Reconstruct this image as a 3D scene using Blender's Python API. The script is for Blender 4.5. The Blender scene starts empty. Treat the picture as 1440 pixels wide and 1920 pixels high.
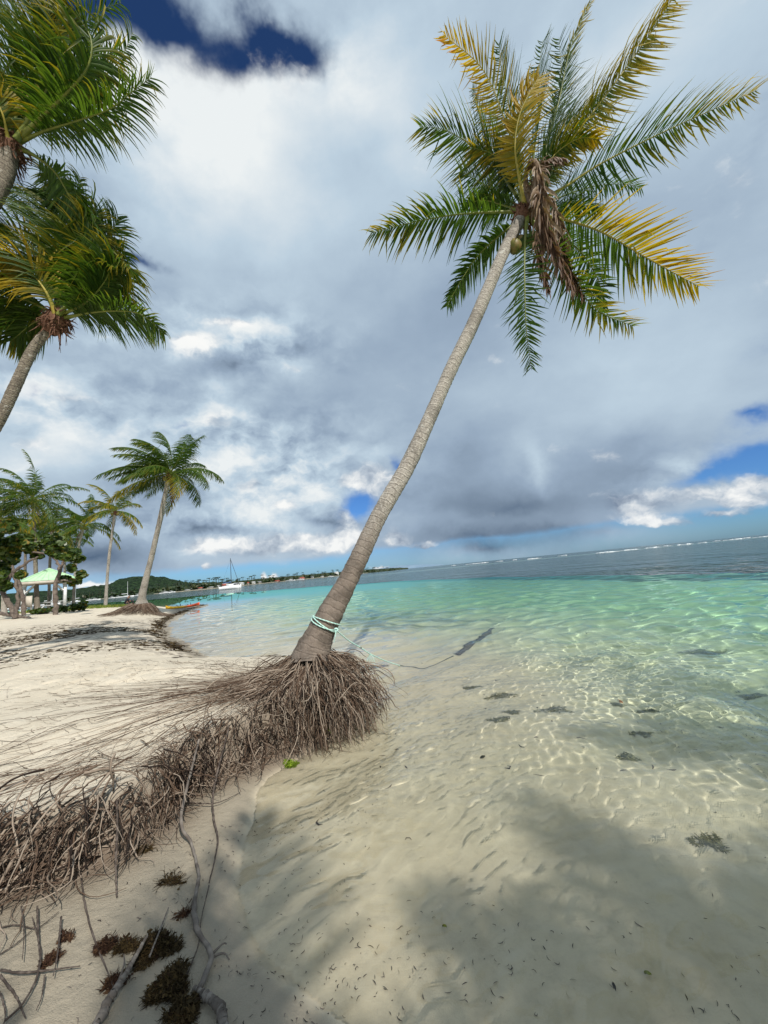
import bpy, bmesh, math, random
import numpy as np
from mathutils import Vector, Matrix
R = math.radians
sc = bpy.context.scene
COL = sc.collection

# ------------------------------------------------------------------ camera
F = 697.0; EYE = 1.6; PITCH = math.atan(109.5 / 697); ROLL = math.atan(0.096)
cp, sp, cr, sr = math.cos(PITCH), math.sin(PITCH), math.cos(ROLL), math.sin(ROLL)
cam = bpy.data.cameras.new('camera'); cam_o = bpy.data.objects.new('camera', cam); COL.objects.link(cam_o)
cam.sensor_fit = 'VERTICAL'; cam.sensor_height = 24.0; cam.lens = 24.0 * F / 1920
cam.clip_start = 0.05; cam.clip_end = 20000
vr = Vector((cr, sr * sp, -sr * cp)); vu = Vector((sr, -cr * sp, cr * cp)); vf = Vector((0, cp, sp))
cam_o.matrix_world = Matrix(((vr.x, vu.x, -vf.x, 0), (vr.y, vu.y, -vf.y, 0), (vr.z, vu.z, -vf.z, EYE), (0, 0, 0, 1)))
sc.camera = cam_o

def ray(px, py):
    x = (px - 720) / F; y = -(py - 960) / F
    return vr * x + vu * y + vf
def onz(px, py, z=0.0):
    d = ray(px, py); t = (z - EYE) / d.z
    return Vector((d.x * t, d.y * t, z))
def aty(px, py, Y):
    d = ray(px, py); t = Y / d.y
    return Vector((d.x * t, Y, EYE + d.z * t))

# ------------------------------------------------------------------ sun
SUN_DIR = Vector((0.372, -0.624, 0.78)).normalized()      # towards the sun
sl = bpy.data.lights.new('sun', 'SUN'); sl.energy = 4.6; sl.angle = R(0.55); sl.color = (1.0, 0.955, 0.88)
so = bpy.data.objects.new('sun', sl); COL.objects.link(so)
so.rotation_euler = SUN_DIR.to_track_quat('Z', 'Y').to_euler(); so.location = (5, -8, 14)
sl.cycles.is_caustics_light = True

sc.view_settings.view_transform = 'Standard'; sc.view_settings.look = 'None'
sc.view_settings.exposure = 0.0; sc.view_settings.gamma = 1.0; sc.view_settings.use_curve_mapping = False
sc.cycles.max_bounces = 8; sc.cycles.diffuse_bounces = 3; sc.cycles.glossy_bounces = 3
sc.cycles.transmission_bounces = 6; sc.cycles.transparent_max_bounces = 8
sc.cycles.sample_clamp_indirect = 4.0; sc.cycles.sample_clamp_direct = 12.0
sc.cycles.use_denoising = True
sc.cycles.use_adaptive_sampling = True; sc.cycles.adaptive_threshold = 0.015

# ------------------------------------------------------------------ node helper
class NT:
    def __init__(s, tree):
        s.t = tree; s.n = tree.nodes; s.l = tree.links
    def put(s, sock, v):
        if isinstance(v, bpy.types.NodeSocket): s.l.new(v, sock)
        elif v is not None:
            try: sock.default_value = v
            except Exception:
                sock.default_value = (v[0], v[1], v[2], 1) if hasattr(v, '__len__') else (v, v, v)
    def m(s, op, a, b=None, c=None, clamp=False):
        k = s.n.new('ShaderNodeMath'); k.operation = op; k.use_clamp = clamp
        s.put(k.inputs[0], a)
        if b is not None: s.put(k.inputs[1], b)
        if c is not None: s.put(k.inputs[2], c)
        return k.outputs[0]
    def v(s, op, a, b=None, out=0):
        k = s.n.new('ShaderNodeVectorMath'); k.operation = op; s.put(k.inputs[0], a)
        if b is not None:
            if op == 'SCALE': s.put(k.inputs['Scale'], b)
            else: s.put(k.inputs[1], b)
        return k.outputs[out]
    def comb(s, x, y, z=0.0):
        k = s.n.new('ShaderNodeCombineXYZ'); s.put(k.inputs[0], x); s.put(k.inputs[1], y); s.put(k.inputs[2], z); return k.outputs[0]
    def sep(s, v):
        k = s.n.new('ShaderNodeSeparateXYZ'); s.put(k.inputs[0], v); return k.outputs
    def noise(s, vec, scale, detail=4.0, rough=0.5, lac=2.0, dist=0.0, color=False):
        k = s.n.new('ShaderNodeTexNoise'); s.put(k.inputs['Vector'], vec)
        k.inputs['Scale'].default_value = scale; k.inputs['Detail'].default_value = detail
        k.inputs['Roughness'].default_value = rough; k.inputs['Lacunarity'].default_value = lac; k.inputs['Distortion'].default_value = dist
        return k.outputs['Color' if color else 'Fac']
    def vor(s, vec, scale, feature='F1', rand=1.0):
        k = s.n.new('ShaderNodeTexVoronoi'); k.feature = feature; s.put(k.inputs['Vector'], vec)
        k.inputs['Scale'].default_value = scale; k.inputs['Randomness'].default_value = rand
        return k.outputs['Distance']
    def rng(s, v, a, b, c=0.0, d=1.0, smooth=True):
        k = s.n.new('ShaderNodeMapRange'); k.interpolation_type = 'SMOOTHSTEP' if smooth else 'LINEAR'
        s.put(k.inputs['Value'], v)
        for nm, q in (('From Min', a), ('From Max', b), ('To Min', c), ('To Max', d)): s.put(k.inputs[nm], q)
        return k.outputs['Result']
    def mix(s, f, a, b, mode='MIX'):
        k = s.n.new('ShaderNodeMix'); k.data_type = 'RGBA'; k.blend_type = mode
        s.put(k.inputs[0], f); s.put(k.inputs[6], a); s.put(k.inputs[7], b); return k.outputs[2]
    def mapping(s, v, loc=(0, 0, 0), rot=(0, 0, 0), scale=(1, 1, 1), typ='POINT'):
        k = s.n.new('ShaderNodeMapping'); k.vector_type = typ; s.put(k.inputs['Vector'], v)
        k.inputs['Location'].default_value = loc; k.inputs['Rotation'].default_value = rot; k.inputs['Scale'].default_value = scale
        return k.outputs[0]
    def attr(s, name, out='Fac'):
        k = s.n.new('ShaderNodeAttribute'); k.attribute_name = name; return k.outputs[out]
    def bump(s, h, strength, dist):
        k = s.n.new('ShaderNodeBump'); s.put(k.inputs['Height'], h)
        s.put(k.inputs['Strength'], strength); k.inputs['Distance'].default_value = dist; return k.outputs[0]

# ------------------------------------------------------------------ world: sky and clouds
def stereo(px, py):
    d = ray(px, py).normalized(); return (d.x / (1 + d.y), d.z / (1 + d.y))
world = bpy.data.worlds.new('World'); sc.world = world; world.use_nodes = True
wt = NT(world.node_tree); wt.n.clear()
bg = wt.n.new('ShaderNodeBackground'); bg.inputs['Strength'].default_value = 0.1
wo = wt.n.new('ShaderNodeOutputWorld'); wt.l.new(bg.outputs[0], wo.inputs[0])
sky = wt.n.new('ShaderNodeTexSky'); sky.sky_type = 'NISHITA'; sky.sun_disc = False
sky.sun_elevation = math.asin(SUN_DIR.z); sky.sun_rotation = math.atan2(SUN_DIR.x, SUN_DIR.y)
sky.air_density = 1.0; sky.dust_density = 0.4; sky.ozone_density = 2.0
tc = wt.n.new('ShaderNodeTexCoord')
dirv = wt.v('NORMALIZE', tc.outputs['Generated'])
dx, dy, dz = wt.sep(dirv)
den = wt.m('MAXIMUM', wt.m('ADD', dy, 1.0), 0.06)
S = wt.comb(wt.m('DIVIDE', dx, den), wt.m('DIVIDE', dz, den), 0.0)
# ragged edges: warp the coordinates by noise
w1 = wt.v('SCALE', wt.v('SUBTRACT', wt.noise(S, 5.0, 6, 0.55, color=True), (0.5, 0.5, 0.5)), 0.16)
w2 = wt.v('SCALE', wt.v('SUBTRACT', wt.noise(S, 26.0, 4, 0.6, color=True), (0.5, 0.5, 0.5)), 0.028)
W = wt.v('ADD', wt.v('ADD', S, w1), w2)
w3 = wt.v('SCALE', wt.v('SUBTRACT', wt.noise(S, 60.0, 3, 0.6, color=True), (0.5, 0.5, 0.5)), 0.010)
w4 = wt.v('SCALE', wt.v('SUBTRACT', wt.noise(S, 16.0, 4, 0.6, color=True), (0.5, 0.5, 0.5)), 0.030)
WS = wt.v('ADD', wt.v('ADD', S, w4), w3)          # less warped, for the small low clouds
RS = -ROLL
def blob(px, py, rx, ry, rot=0.0, soft=True):
    """a soft ellipse in the sky; centre and size from where it stands in the photo"""
    c = stereo(px, py); e = stereo(px + 4, py); k = math.hypot(e[0] - c[0], e[1] - c[1]) / 4
    g = wt.n.new('ShaderNodeTexGradient'); g.gradient_type = 'QUADRATIC_SPHERE'
    t = g.texture_mapping; t.vector_type = 'TEXTURE'; t.translation = (c[0], c[1], 0); t.rotation = (0, 0, R(rot)); t.scale = (rx * k * 1.35, ry * k * 1.35, 1)
    wt.put(g.inputs[0], W if soft else WS)
    return g.outputs['Fac']
def field(lst, base=None):
    acc = base
    for a in lst:
        acc = wt.m('MULTIPLY_ADD', blob(*a[1:]), a[0], 0.0 if acc is None else acc)
    return acc
# noises
Nb = wt.noise(wt.mapping(S, scale=(1, 1.5, 1)), 3.0, 6, 0.50, dist=0.25)
Nb2 = wt.noise(wt.mapping(S, loc=(-0.01, 0.07, 0), scale=(1, 1.5, 1)), 3.0, 3, 0.45, dist=0.25)
Nf = wt.noise(wt.mapping(WS, scale=(1, 1.5, 1)), 8.0, 7, 0.58)
Nf2 = wt.noise(wt.mapping(WS, loc=(-0.008, 0.028, 0), scale=(1, 1.5, 1)), 8.0, 5, 0.55)
relief = wt.m('SUBTRACT', Nf, Nf2)
relief_b = wt.m('SUBTRACT', Nb, Nb2)
el = wt.m('ARCSINE', dz)
HOLES = [  # amount, px, py, rx, ry, rot, soft
    (1.35, 490, 30, 175, 95, 0), (0.8, 250, 0, 200, 70, 0), (0.9, 120, -60, 420, 160, 0), (0.35, 560, 60, 90, 60, 0),
    (0.85, 262, 478, 90, 40, 0), (0.5, 165, 385, 120, 50, -40), (0.35, 235, 560, 60, 26, 0),
    (1.25, 672, 948, 70, 48, 35, False), (0.9, 745, 870, 50, 28, -50, False), (0.5, 345, 795, 42, 22, 0, False),
    (1.15, 1440, 840, 230, 95, 0), (0.9, 1390, 775, 130, 50, 10), (1.1, 1330, 885, 140, 40, 15, False), (0.7, 1440, 880, 120, 40, 0, False),
    (0.6, 0, 330, 90, 180, 0), (0.4, 60, 745, 60, 40, 0),
    (0.36, 1400, 660, 220, 160, 0), (0.33, 1420, 250, 200, 300, 0), (0.22, 760, 330, 120, 200, 0),
]
cover = wt.m('SUBTRACT', wt.m('ADD', 1.10, wt.m('MULTIPLY', wt.m('SUBTRACT', Nb, 0.5), 0.8)), field(HOLES))
cover = wt.m('ADD', cover, wt.m('MULTIPLY', wt.m('SUBTRACT', Nf, 0.5), 0.95))
cover = wt.rng(cover, 0.10, 0.90)
# clear band above the horizon, with cloud base line rising to the right
band = wt.rng(wt.m('ADD', el, wt.m('ADD', wt.m('MULTIPLY', wt.m('SUBTRACT', Nf, 0.5), 0.05), wt.m('MULTIPLY', dx, -0.010))), 0.040, 0.066)
veil = field([(0.85, 900, 1030, 260, 50, -5, False), (1.2, 170, 1050, 190, 85, -5, False), (0.7, 1130, 1000, 200, 45, -5, False), (0.15, 700, 1045, 200, 25, -5, False)])
cover = wt.m('MULTIPLY', cover, wt.m('MAXIMUM', band, wt.m('MULTIPLY', veil, 1.15, clamp=True)))
PUFFS = [  # low cumulus: amount, px, py, rx, ry, rot
    (1.1, 738, 1010, 46, 26, -5, False), (1.0, 795, 1020, 46, 16, -5, False), (1.1, 655, 985, 36, 52, 35, False), (1.0, 645, 1012, 70, 24, -5, False), (1.0, 705, 905, 46, 44, 0, False), (0.9, 655, 900, 60, 30, 0, False),
    (1.2, 390, 1020, 75, 30, -5, False), (1.0, 500, 1022, 80, 24, -5, False), (1.0, 580, 1018, 80, 24, -5, False), (0.9, 540, 950, 55, 26, -5, False), (0.7, 480, 905, 90, 36, 0, False), 
    (1.3, 1185, 945, 100, 48, -8, False), (1.0, 1235, 980, 120, 20, -10, False), (1.4, 1395, 936, 66, 32, -5, False), (0.9, 1430, 900, 90, 40, -5, False), (0.9, 1310, 925, 90, 36, -5, False), (0.8, 1350, 965, 110, 20, -8, False),
    (0.9, 385, 1067, 16, 12, 0, False), (0.9, 497, 1077, 10, 13, 0, False), (0.8, 518, 1080, 16, 7, 0, False), (0.9, 715, 1060, 30, 8, -5, False),
    (0.9, 160, 1098, 70, 14, -6, False), (0.8, 440, 608, 70, 18, -8, False), (0.6, 350, 650, 70, 36, 0, False), (0.5, 555, 690, 50, 30, 0, False), (0.6, 400, 795, 60, 40, 0, False), (0.5, 130, 745, 120, 30, 0, False), (0.5, 60, 830, 120, 50, 0, False),
]
puff = wt.m('ADD', field(PUFFS), wt.m('MULTIPLY', wt.m('SUBTRACT', Nf, 0.5), 1.9))
puffc = wt.rng(puff, 0.20, 0.62)
LIGHT = [  # brightening and darkening of the cloud deck
    (0.50, 460, 290, 260, 230, 0), (0.34, 270, 170, 170, 150, 0), (0.30, 640, 140, 200, 140, 0), (0.38, 420, 130, 150, 110, 0),
    (0.22, 1120, 100, 420, 240, 0), (0.18, 760, 220, 130, 260, 0), (0.10, 1250, 560, 300, 200, 0),
    (0.40, 440, 606, 90, 26, -8), (0.35, 350, 645, 90, 50, 0), (0.18, 550, 690, 60, 40, 0), (0.3, 200, 650, 80, 30, 0), (0.38, 60, 740, 150, 45, 0),
    (0.36, 400, 800, 80, 60, 0), (0.36, 130, 820, 140, 60, 0), (0.45, 540, 920, 140, 60, 0), (0.35, 470, 870, 160, 50, 0), (0.32, 20, 860, 170, 60, 0),
    (0.18, 1010, 860, 36, 80, 0), (0.10, 1150, 700, 200, 120, 0),
    (-0.16, 760, 640, 300, 170, 0), (-0.12, 860, 520, 160, 200, 0), (-0.18, 420, 700, 100, 50, 0), (-0.16, 300, 730, 160, 50, 0), (-0.12, 600, 780, 200, 70, 0),
    (-0.42, 950, 935, 330, 90, -5), (-0.20, 860, 850, 150, 110, 0), (-0.16, 1180, 850, 150, 80, 0), (-0.22, 1050, 990, 220, 36, -5),
    (-0.60, 170, 1050, 230, 90, -5), (-0.40, 430, 975, 190, 34, -5), (-0.30, 620, 975, 60, 24, -5), (-0.50, 900, 1020, 260, 46, -5), (-0.25, 300, 900, 160, 40, 0),
]
RUGGED = [(1.0, 430, 650, 260, 110, 0), (0.9, 100, 760, 260, 120, 0), (1.0, 540, 900, 280, 130, 0), (0.8, 380, 820, 240, 90, 0),
          (0.6, 380, 980, 340, 80, -5), (0.25, 200, 200, 300, 200, 0), (0.3, 600, 100, 220, 120, 0), (0.5, 1300, 900, 200, 80, 0)]
rug = field(RUGGED, 0.05)
light = wt.m('ADD', field(LIGHT, 0.59), wt.m('MULTIPLY', relief, wt.m('MULTIPLY', rug, 3.0)))
light = wt.m('ADD', light, wt.m('MULTIPLY', relief_b, wt.m('ADD', 0.12, wt.m('MULTIPLY', rug, 0.7))))
light = wt.m('ADD', light, wt.m('MULTIPLY', wt.m('SUBTRACT', Nb, 0.5), 0.34), clamp=True)
ramp = wt.n.new('ShaderNodeValToRGB'); wt.l.new(light, ramp.inputs[0])
els = ramp.color_ramp.elements
els[0].position = 0.0; els[0].color = (0.085, 0.135, 0.215, 1)
els[1].position = 1.0; els[1].color = (0.84, 0.88, 0.89, 1)
for p, c in ((0.22, (0.185, 0.25, 0.34)), (0.45, (0.315, 0.41, 0.53)), (0.70, (0.51, 0.63, 0.735))):
    e = els.new(p); e.color = (*c, 1)
cloud_col = wt.v('SCALE', ramp.outputs[0], 10.0)
plight = wt.m('ADD', wt.m('ADD', 0.60, wt.m('MULTIPLY', relief, 4.5)), wt.m('MULTIPLY', wt.m('SUBTRACT', puff, 0.6), 0.45), clamp=True)
pr = wt.n.new('ShaderNodeValToRGB'); wt.l.new(plight, pr.inputs[0])
pr.color_ramp.elements[0].color = (0.20, 0.26, 0.36, 1); pr.color_ramp.elements[1].color = (0.97, 0.97, 0.95, 1)
e = pr.color_ramp.elements.new(0.5); e.color = (0.50, 0.57, 0.65, 1)
puff_col = wt.v('SCALE', pr.outputs[0], 10.0)
blue = wt.mix(1.0, sky.outputs[0], wt.mix(wt.rng(el, 0.05, 0.95), (0.36, 0.66, 1.12, 1), (0.24, 0.40, 0.64, 1)), 'MULTIPLY')
c1 = wt.mix(cover, blue, cloud_col)
c1 = wt.mix(wt.m('MULTIPLY', puffc, 0.9), c1, puff_col)
wt.l.new(c1, bg.inputs['Color'])
world.cycles.sampling_method = 'MANUAL'; world.cycles.sample_map_resolution = 512

# ------------------------------------------------------------------ object helpers
def tag(o, label=None, cat=None, group=None, kind=None):
    if label: o['label'] = label
    if cat: o['category'] = cat
    if group: o['group'] = group
    if kind: o['kind'] = kind
    return o
def new_obj(name, me=None, parent=None, loc=None):
    o = bpy.data.objects.new(name, me); COL.objects.link(o)
    if parent: o.parent = parent
    if loc is not None: o.location = loc
    return o
def np_mesh(name, V, Q, mats=(), smooth=False, attrs=None, mat_idx=None, parent=None, loc=None):
    """mesh object from a vertex array and an array of quads (or a list of face arrays of equal row length)"""
    V = np.asarray(V, dtype=np.float32)
    if not isinstance(Q, list): Q = [Q]
    Q = [np.asarray(q, dtype=np.int32) for q in Q if len(q)]
    me = bpy.data.meshes.new(name)
    me.vertices.add(len(V)); me.vertices.foreach_set('co', V.ravel())
    sizes = np.concatenate([np.full(len(q), q.shape[1], dtype=np.int32) for q in Q])
    idx = np.concatenate([q.ravel() for q in Q])
    starts = np.concatenate([[0], np.cumsum(sizes)[:-1]]).astype(np.int32)
    me.loops.add(len(idx)); me.loops.foreach_set('vertex_index', idx)
    me.polygons.add(len(sizes)); me.polygons.foreach_set('loop_start', starts)
    if mat_idx is not None: me.polygons.foreach_set('material_index', np.asarray(mat_idx, dtype=np.int32))
    me.update(calc_edges=True); me.validate()
    if smooth: me.polygons.foreach_set('use_smooth', np.ones(len(sizes), dtype=bool))
    for k, a in (attrs or {}).items():
        at = me.attributes.new(k, 'FLOAT', 'POINT'); at.data.foreach_set('value', np.asarray(a, dtype=np.float32))
    for m in mats: me.materials.append(m)
    return new_obj(name, me, parent, loc)
def pmat(name, col, rough=0.6, spec=0.3, metallic=0.0):
    m = bpy.data.materials.new(name); m.use_nodes = True
    b = m.node_tree.nodes['Principled BSDF']
    b.inputs['Base Color'].default_value = (*col, 1); b.inputs['Roughness'].default_value = rough
    b.inputs['Specular IOR Level'].default_value = spec; b.inputs['Metallic'].default_value = metallic
    t = NT(m.node_tree); return m, t, b
def noisy(name, a, b_, scale=8.0, rough=0.7, bumpd=0.0, detail=5, spec=0.25, obj=True, stretch=(1, 1, 1)):
    m, t, b = pmat(name, a, rough, spec)
    tcn = t.n.new('ShaderNodeTexCoord'); v = t.mapping(tcn.outputs['Object' if obj else 'Generated'], scale=stretch)
    n = t.noise(v, scale, detail, 0.6)
    t.put(b.inputs['Base Color'], t.mix(t.rng(n, 0.32, 0.68), (*a, 1), (*b_, 1)))
    if bumpd: t.put(b.inputs['Normal'], t.bump(n, 0.8, bumpd))
    return m
def receiver(o): o.cycles.is_caustics_receiver = True; return o

# ------------------------------------------------------------------ the shape of the land
def P(px, py, z=0.0):
    v = onz(px, py, z); return (v.x, v.y)
# shoreline at water level, walking from behind the camera to the tip, round the bay and back along the far side
SHORE = [(9, -40), (7, -18), (5, -9), (3.2, -4), (1.9, -0.6), (1.1, 0.7), (0.3, 1.25), (-0.35, 1.6), (-0.66, 1.8), (-0.84, 1.98), (-0.98, 2.22),
         (-1.06, 2.5), (-1.14, 2.85), (-1.22, 3.15), (-1.22, 3.4), (-1.05, 3.72), (-0.80, 4.05), (-0.55, 4.5), (-0.40, 5.0), (-0.50, 5.45), (-0.85, 6.0), (-1.15, 6.8),
         (-1.7, 7.9), (-2.63, 8.55), (-3.75, 8.5), (-4.3, 8.9), (-5.0, 9.8), (-6.3, 11.5), (-7.9, 13.6), (-9.6, 16.3), (-11.4, 19.4), (-12.8, 22.6), (-14.2, 26.2), (-15.4, 29.5),
         (-16.3, 32.9), (-17.4, 36.0), (-20, 37.5), (-25, 38.8), (-31, 41), (-38, 44), (-50, 52), (-70, 62), (-120, 80), (-200, 90), (-200, -60), (9, -60)]
# top edge of the bank the roots have held together
BANK = [(-6, -3), (-4.2, 0.2), (-3.1, 1.55), (-2.62, 2.1), (-2.3, 2.32), (-2.02, 2.42), (-1.82, 2.58), (-1.74, 2.82), (-1.80, 3.05), (-1.66, 3.30), (-1.36, 3.58), (-1.08, 3.88), (-0.84, 4.22),
        (-0.66, 4.62), (-0.62, 5.0), (-0.80, 5.3), (-1.3, 5.6), (-2.3, 6.2), (-3.6, 6.7), (-5.0, 7.4), (-6.4, 9.0), (-8.2, 11.3), (-10.4, 14.5), (-12.6, 18.2), (-14.5, 21.5), (-17, 25.5), (-18.8, 29.0),
        (-20.5, 32.5), (-26, 34.5), (-33, 37.5), (-40, 41), (-52, 48), (-72, 58), (-122, 76), (-198, 86), (-198, -58), (-9, -58), (-6.5, -20)]
def sdist(X, Y, poly):
    """signed distance to a polygon, positive inside"""
    p = np.array(poly, dtype=np.float64); q = np.roll(p, -1, axis=0)
    best = np.full(X.shape, 1e9); ins = np.zeros(X.shape, dtype=bool)
    for (ax, ay), (bx, by) in zip(p, q):
        ex, ey = bx - ax, by - ay
        t = np.clip(((X - ax) * ex + (Y - ay) * ey) / (ex * ex + ey * ey), 0, 1)
        d = (X - ax - t * ex) ** 2 + (Y - ay - t * ey) ** 2
        best = np.minimum(best, d)
        if ay != by:
            c = ((ay > Y) != (by > Y)) & (X < ex * (Y - ay) / ey + ax)
            ins ^= c
    return np.where(ins, 1, -1) * np.sqrt(best)
def smooth01(t): t = np.clip(t, 0, 1); return t * t * (3 - 2 * t)
_rs = np.random.RandomState(7)
_oct = [(f, _rs.rand(4, 2) * 2 - 1, _rs.rand(4) * 6.28) for f in (0.25, 0.6, 1.4, 3.2, 7.0)]
def fnoise(X, Y, f0=1.0, octs=5):
    Z = np.zeros_like(X); a = 1.0; tot = 0
    for k, (f, D, ph) in enumerate(_oct[:octs]):
        for (u, v), p in zip(D, ph):
            Z += a * np.sin((X * u + Y * v) * f * f0 * 6.28 + p + 1.3 * np.sin((X * v - Y * u) * f * f0 * 4.1 + p * 2))
        tot += a * 2; a *= 0.55
    return Z / tot
TREE_BASE = Vector((-1.0, 4.5, 0.64))
def bank_h(X, Y):
    """height of the top of the bank"""
    h = 0.47 + 0.42 * smooth01((-X - 10) / 25) * smooth01(Y / 25)
    h = h + 0.03 * fnoise(X, Y, 0.6, 3) - 0.10 * smooth01((-X - 1.4) / 0.5) * smooth01((3.9 - Y) / 0.9)
    # sand heaped round the leaning palm's root ball, and round the second palm's
    d = np.hypot((X + 1.06) * 1.0, (Y - 4.62)); h = h + 0.20 * np.exp(-(d / 0.55) ** 2)
    d = np.hypot(X + 15.2, Y - 23.0); h = h + 0.78 * np.exp(-(d / 1.05) ** 2)
    d = np.hypot(X + 2.25, Y - 2.75); h = h + 0.05 * np.exp(-(d / 0.5) ** 2)
    return h
def ground_h(X, Y, fine=True):
    X = np.asarray(X, dtype=np.float64); Y = np.asarray(Y, dtype=np.float64)
    s = sdist(X, Y, SHORE)
    s = s + 0.05 * fnoise(X, Y, 1.3, 4) * np.clip((np.hypot(X, Y)) / 3, 0.5, 3)
    b = sdist(X, Y, BANK)
    out = np.maximum(-s, 0)
    shallow = 0.045 * np.minimum(out, 2.5) + 0.125 * np.clip(out - 2.2, 0, 7) + 0.02 * np.clip(out - 10.5, 0, 30)
    # inside the bay the bottom falls off more slowly
    z = np.where(s < 0, -shallow - 0.028 * smooth01(out / 0.07), 0.012 * smooth01(s / 0.05) + 0.022 * (1 - np.exp(-np.maximum(s, 0) * 6)) + 0.045 * np.minimum(np.maximum(s, 0), 1.2))
    near = (Y < 5.6) & (X > -8) & (X < 1)
    wN = smooth01((6.2 - Y) / 1.2) * smooth01((X + 12) / 3)              # the steep scarp near the camera
    steep = smooth01((b + 0.10) / 0.16)
    gentle = smooth01((b + 2.2) / 3.2) if True else 0
    f = wN * steep + (1 - wN) * gentle * smooth01(s / 0.8)
    z = z * (1 - f) + bank_h(X, Y) * f
    # small relief
    z = z + 0.006 * fnoise(X, Y, 2.2, 4) * np.clip(np.abs(s) / 0.3, 0, 1) + np.where(b > -0.2, 0.010 * fnoise(X + 3, Y, 1.1, 4), 0) - np.where(s < 0, np.minimum(0.02, out * 0.02) * fnoise(X + 9, Y + 2, 0.5, 4), 0)
    # drop to the sea-grass beds
    z = z - 2.2 * drop_f(X, Y)
    return z
DROP = [(200, -40), (60, -6), (30, 6), (21, 11), (15.0, 15.3), (12.5, 20), (10.2, 27.5), (6.5, 37), (1.2, 50), (-14, 62), (-37, 78), (-60, 92), (-86, 112), (-300, 200), (-3000, 900), (-3000, 6000), (6000, 6000), (6000, -40)]
def drop_f(X, Y):
    d = sdist(X, Y, DROP) + 1.2 * fnoise(X, Y, 0.12, 4) * np.clip(np.hypot(X, Y) / 30, 0.4, 2)
    return smooth01((d + 1.0) / 3.5)
def gz(x, y): return float(ground_h(np.array([x]), np.array([y]))[0])

def axis(c, lo, hi, d0, k, flat):
    """coordinates with spacing d0 near c (within flat) growing by k with distance"""
    def side(lim):
        r = []; d = 0.0
        while d < lim:
            d += max(d0, d0 + (d - flat) * k); r.append(d)
        return r
    return np.array([c - v for v in side(c - lo)][::-1] + [c] + [c + v for v in side(hi - c)])
def sheet(name, xs, ys, f, mats, **kw):
    X, Y = np.meshgrid(xs, ys); Z, attrs = f(X, Y)
    n, m = X.shape; i = np.arange(n * m).reshape(n, m)
    q = np.stack([i[:-1, :-1], i[:-1, 1:], i[1:, 1:], i[1:, :-1]], -1).reshape(-1, 4)
    V = np.stack([X, Y, Z], -1).reshape(-1, 3)
    return np_mesh(name, V, q, mats, smooth=True, attrs={k: a.ravel() for k, a in attrs.items()}, **kw)

# --- sand
m_sand, t, b = pmat('sand', (0.55, 0.5, 0.42), 0.9, 0.2)
pos = t.n.new('ShaderNodeNewGeometry').outputs['Position']
px_, py_, pz_ = t.sep(pos)
n1 = t.noise(pos, 1.3, 6, 0.6); n2 = t.noise(pos, 14.0, 5, 0.6); n3 = t.noise(pos, 160.0, 3, 0.6)
dry = t.mix(t.rng(n1, 0.3, 0.7), (0.68, 0.61, 0.49, 1), (0.60, 0.53, 0.415, 1))
dry = t.mix(t.m('MULTIPLY', t.rng(n3, 0.35, 0.72), 0.35), dry, (0.36, 0.28, 0.20, 1))
n4 = t.vor(t.mapping(pos, scale=(1, 1, 0.2)), 26.0)
dry = t.mix(t.m('MULTIPLY', t.rng(t.m('ADD', n4, t.m('MULTIPLY', n2, 0.25)), 0.30, 0.18), 0.22), dry, (0.26, 0.19, 0.13, 1))
wet = t.mix(n2, (0.33, 0.285, 0.215, 1), (0.29, 0.25, 0.19, 1))
under = t.mix(t.rng(n1, 0.3, 0.7), (0.61, 0.535, 0.395, 1), (0.53, 0.46, 0.335, 1))
under = t.mix(t.m('MULTIPLY', t.rng(n2, 0.45, 0.75), 0.25), under, (0.30, 0.26, 0.20, 1))
wf = t.rng(t.m('ADD', pz_, t.m('MULTIPLY', t.m('SUBTRACT', n2, 0.5), 0.03)), 0.075, 0.16)
c = t.mix(wf, wet, dry)
c = t.mix(t.rng(pz_, 0.015, -0.03), c, under)
# scarp painted dark: shade between the roots put into the sand colour
c = t.mix(t.m('MULTIPLY', t.attr('scarp'), 0.85), c, t.mix(n2, (0.10, 0.07, 0.05, 1), (0.20, 0.15, 0.11, 1)))
# weed and litter stains on the beach, with palm shade painted in
litter_shade = t.m('MULTIPLY', t.attr('litter'), t.rng(t.noise(t.mapping(pos, scale=(1, 1.6, 1)), 3.2, 6, 0.68), 0.44, 0.60))
c = t.mix(t.m('MULTIPLY', litter_shade, 0.85), c, (0.105, 0.075, 0.06, 1))
# patches under water
pat = t.rng(t.noise(pos, 0.55, 5, 0.6), 0.58, 0.74)
c = t.mix(t.m('MULTIPLY', t.m('MULTIPLY', pat, t.rng(pz_, -0.25, -0.6)), 0.45), c, (0.16, 0.19, 0.11, 1))
gr = t.m('MULTIPLY', t.attr('grass'), t.rng(t.m('ADD', t.noise(pos, 0.35, 5, 0.65), t.attr('grass')), 0.55, 0.85))
c = t.mix(gr, c, t.mix(t.noise(pos, 0.2, 5, 0.6), (0.012, 0.022, 0.018, 1), (0.05, 0.07, 0.05, 1)))
t.put(b.inputs['Base Color'], c)
t.put(b.inputs['Roughness'], t.rng(pz_, 0.02, 0.15, 0.55, 0.95))
t.put(b.inputs['Normal'], t.bump(t.m('ADD', t.m('MULTIPLY', n2, 0.8), t.m('MULTIPLY', n3, 0.22)), t.rng(pz_, -0.02, 0.10, 0.35, 1.0), 0.03))

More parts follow.
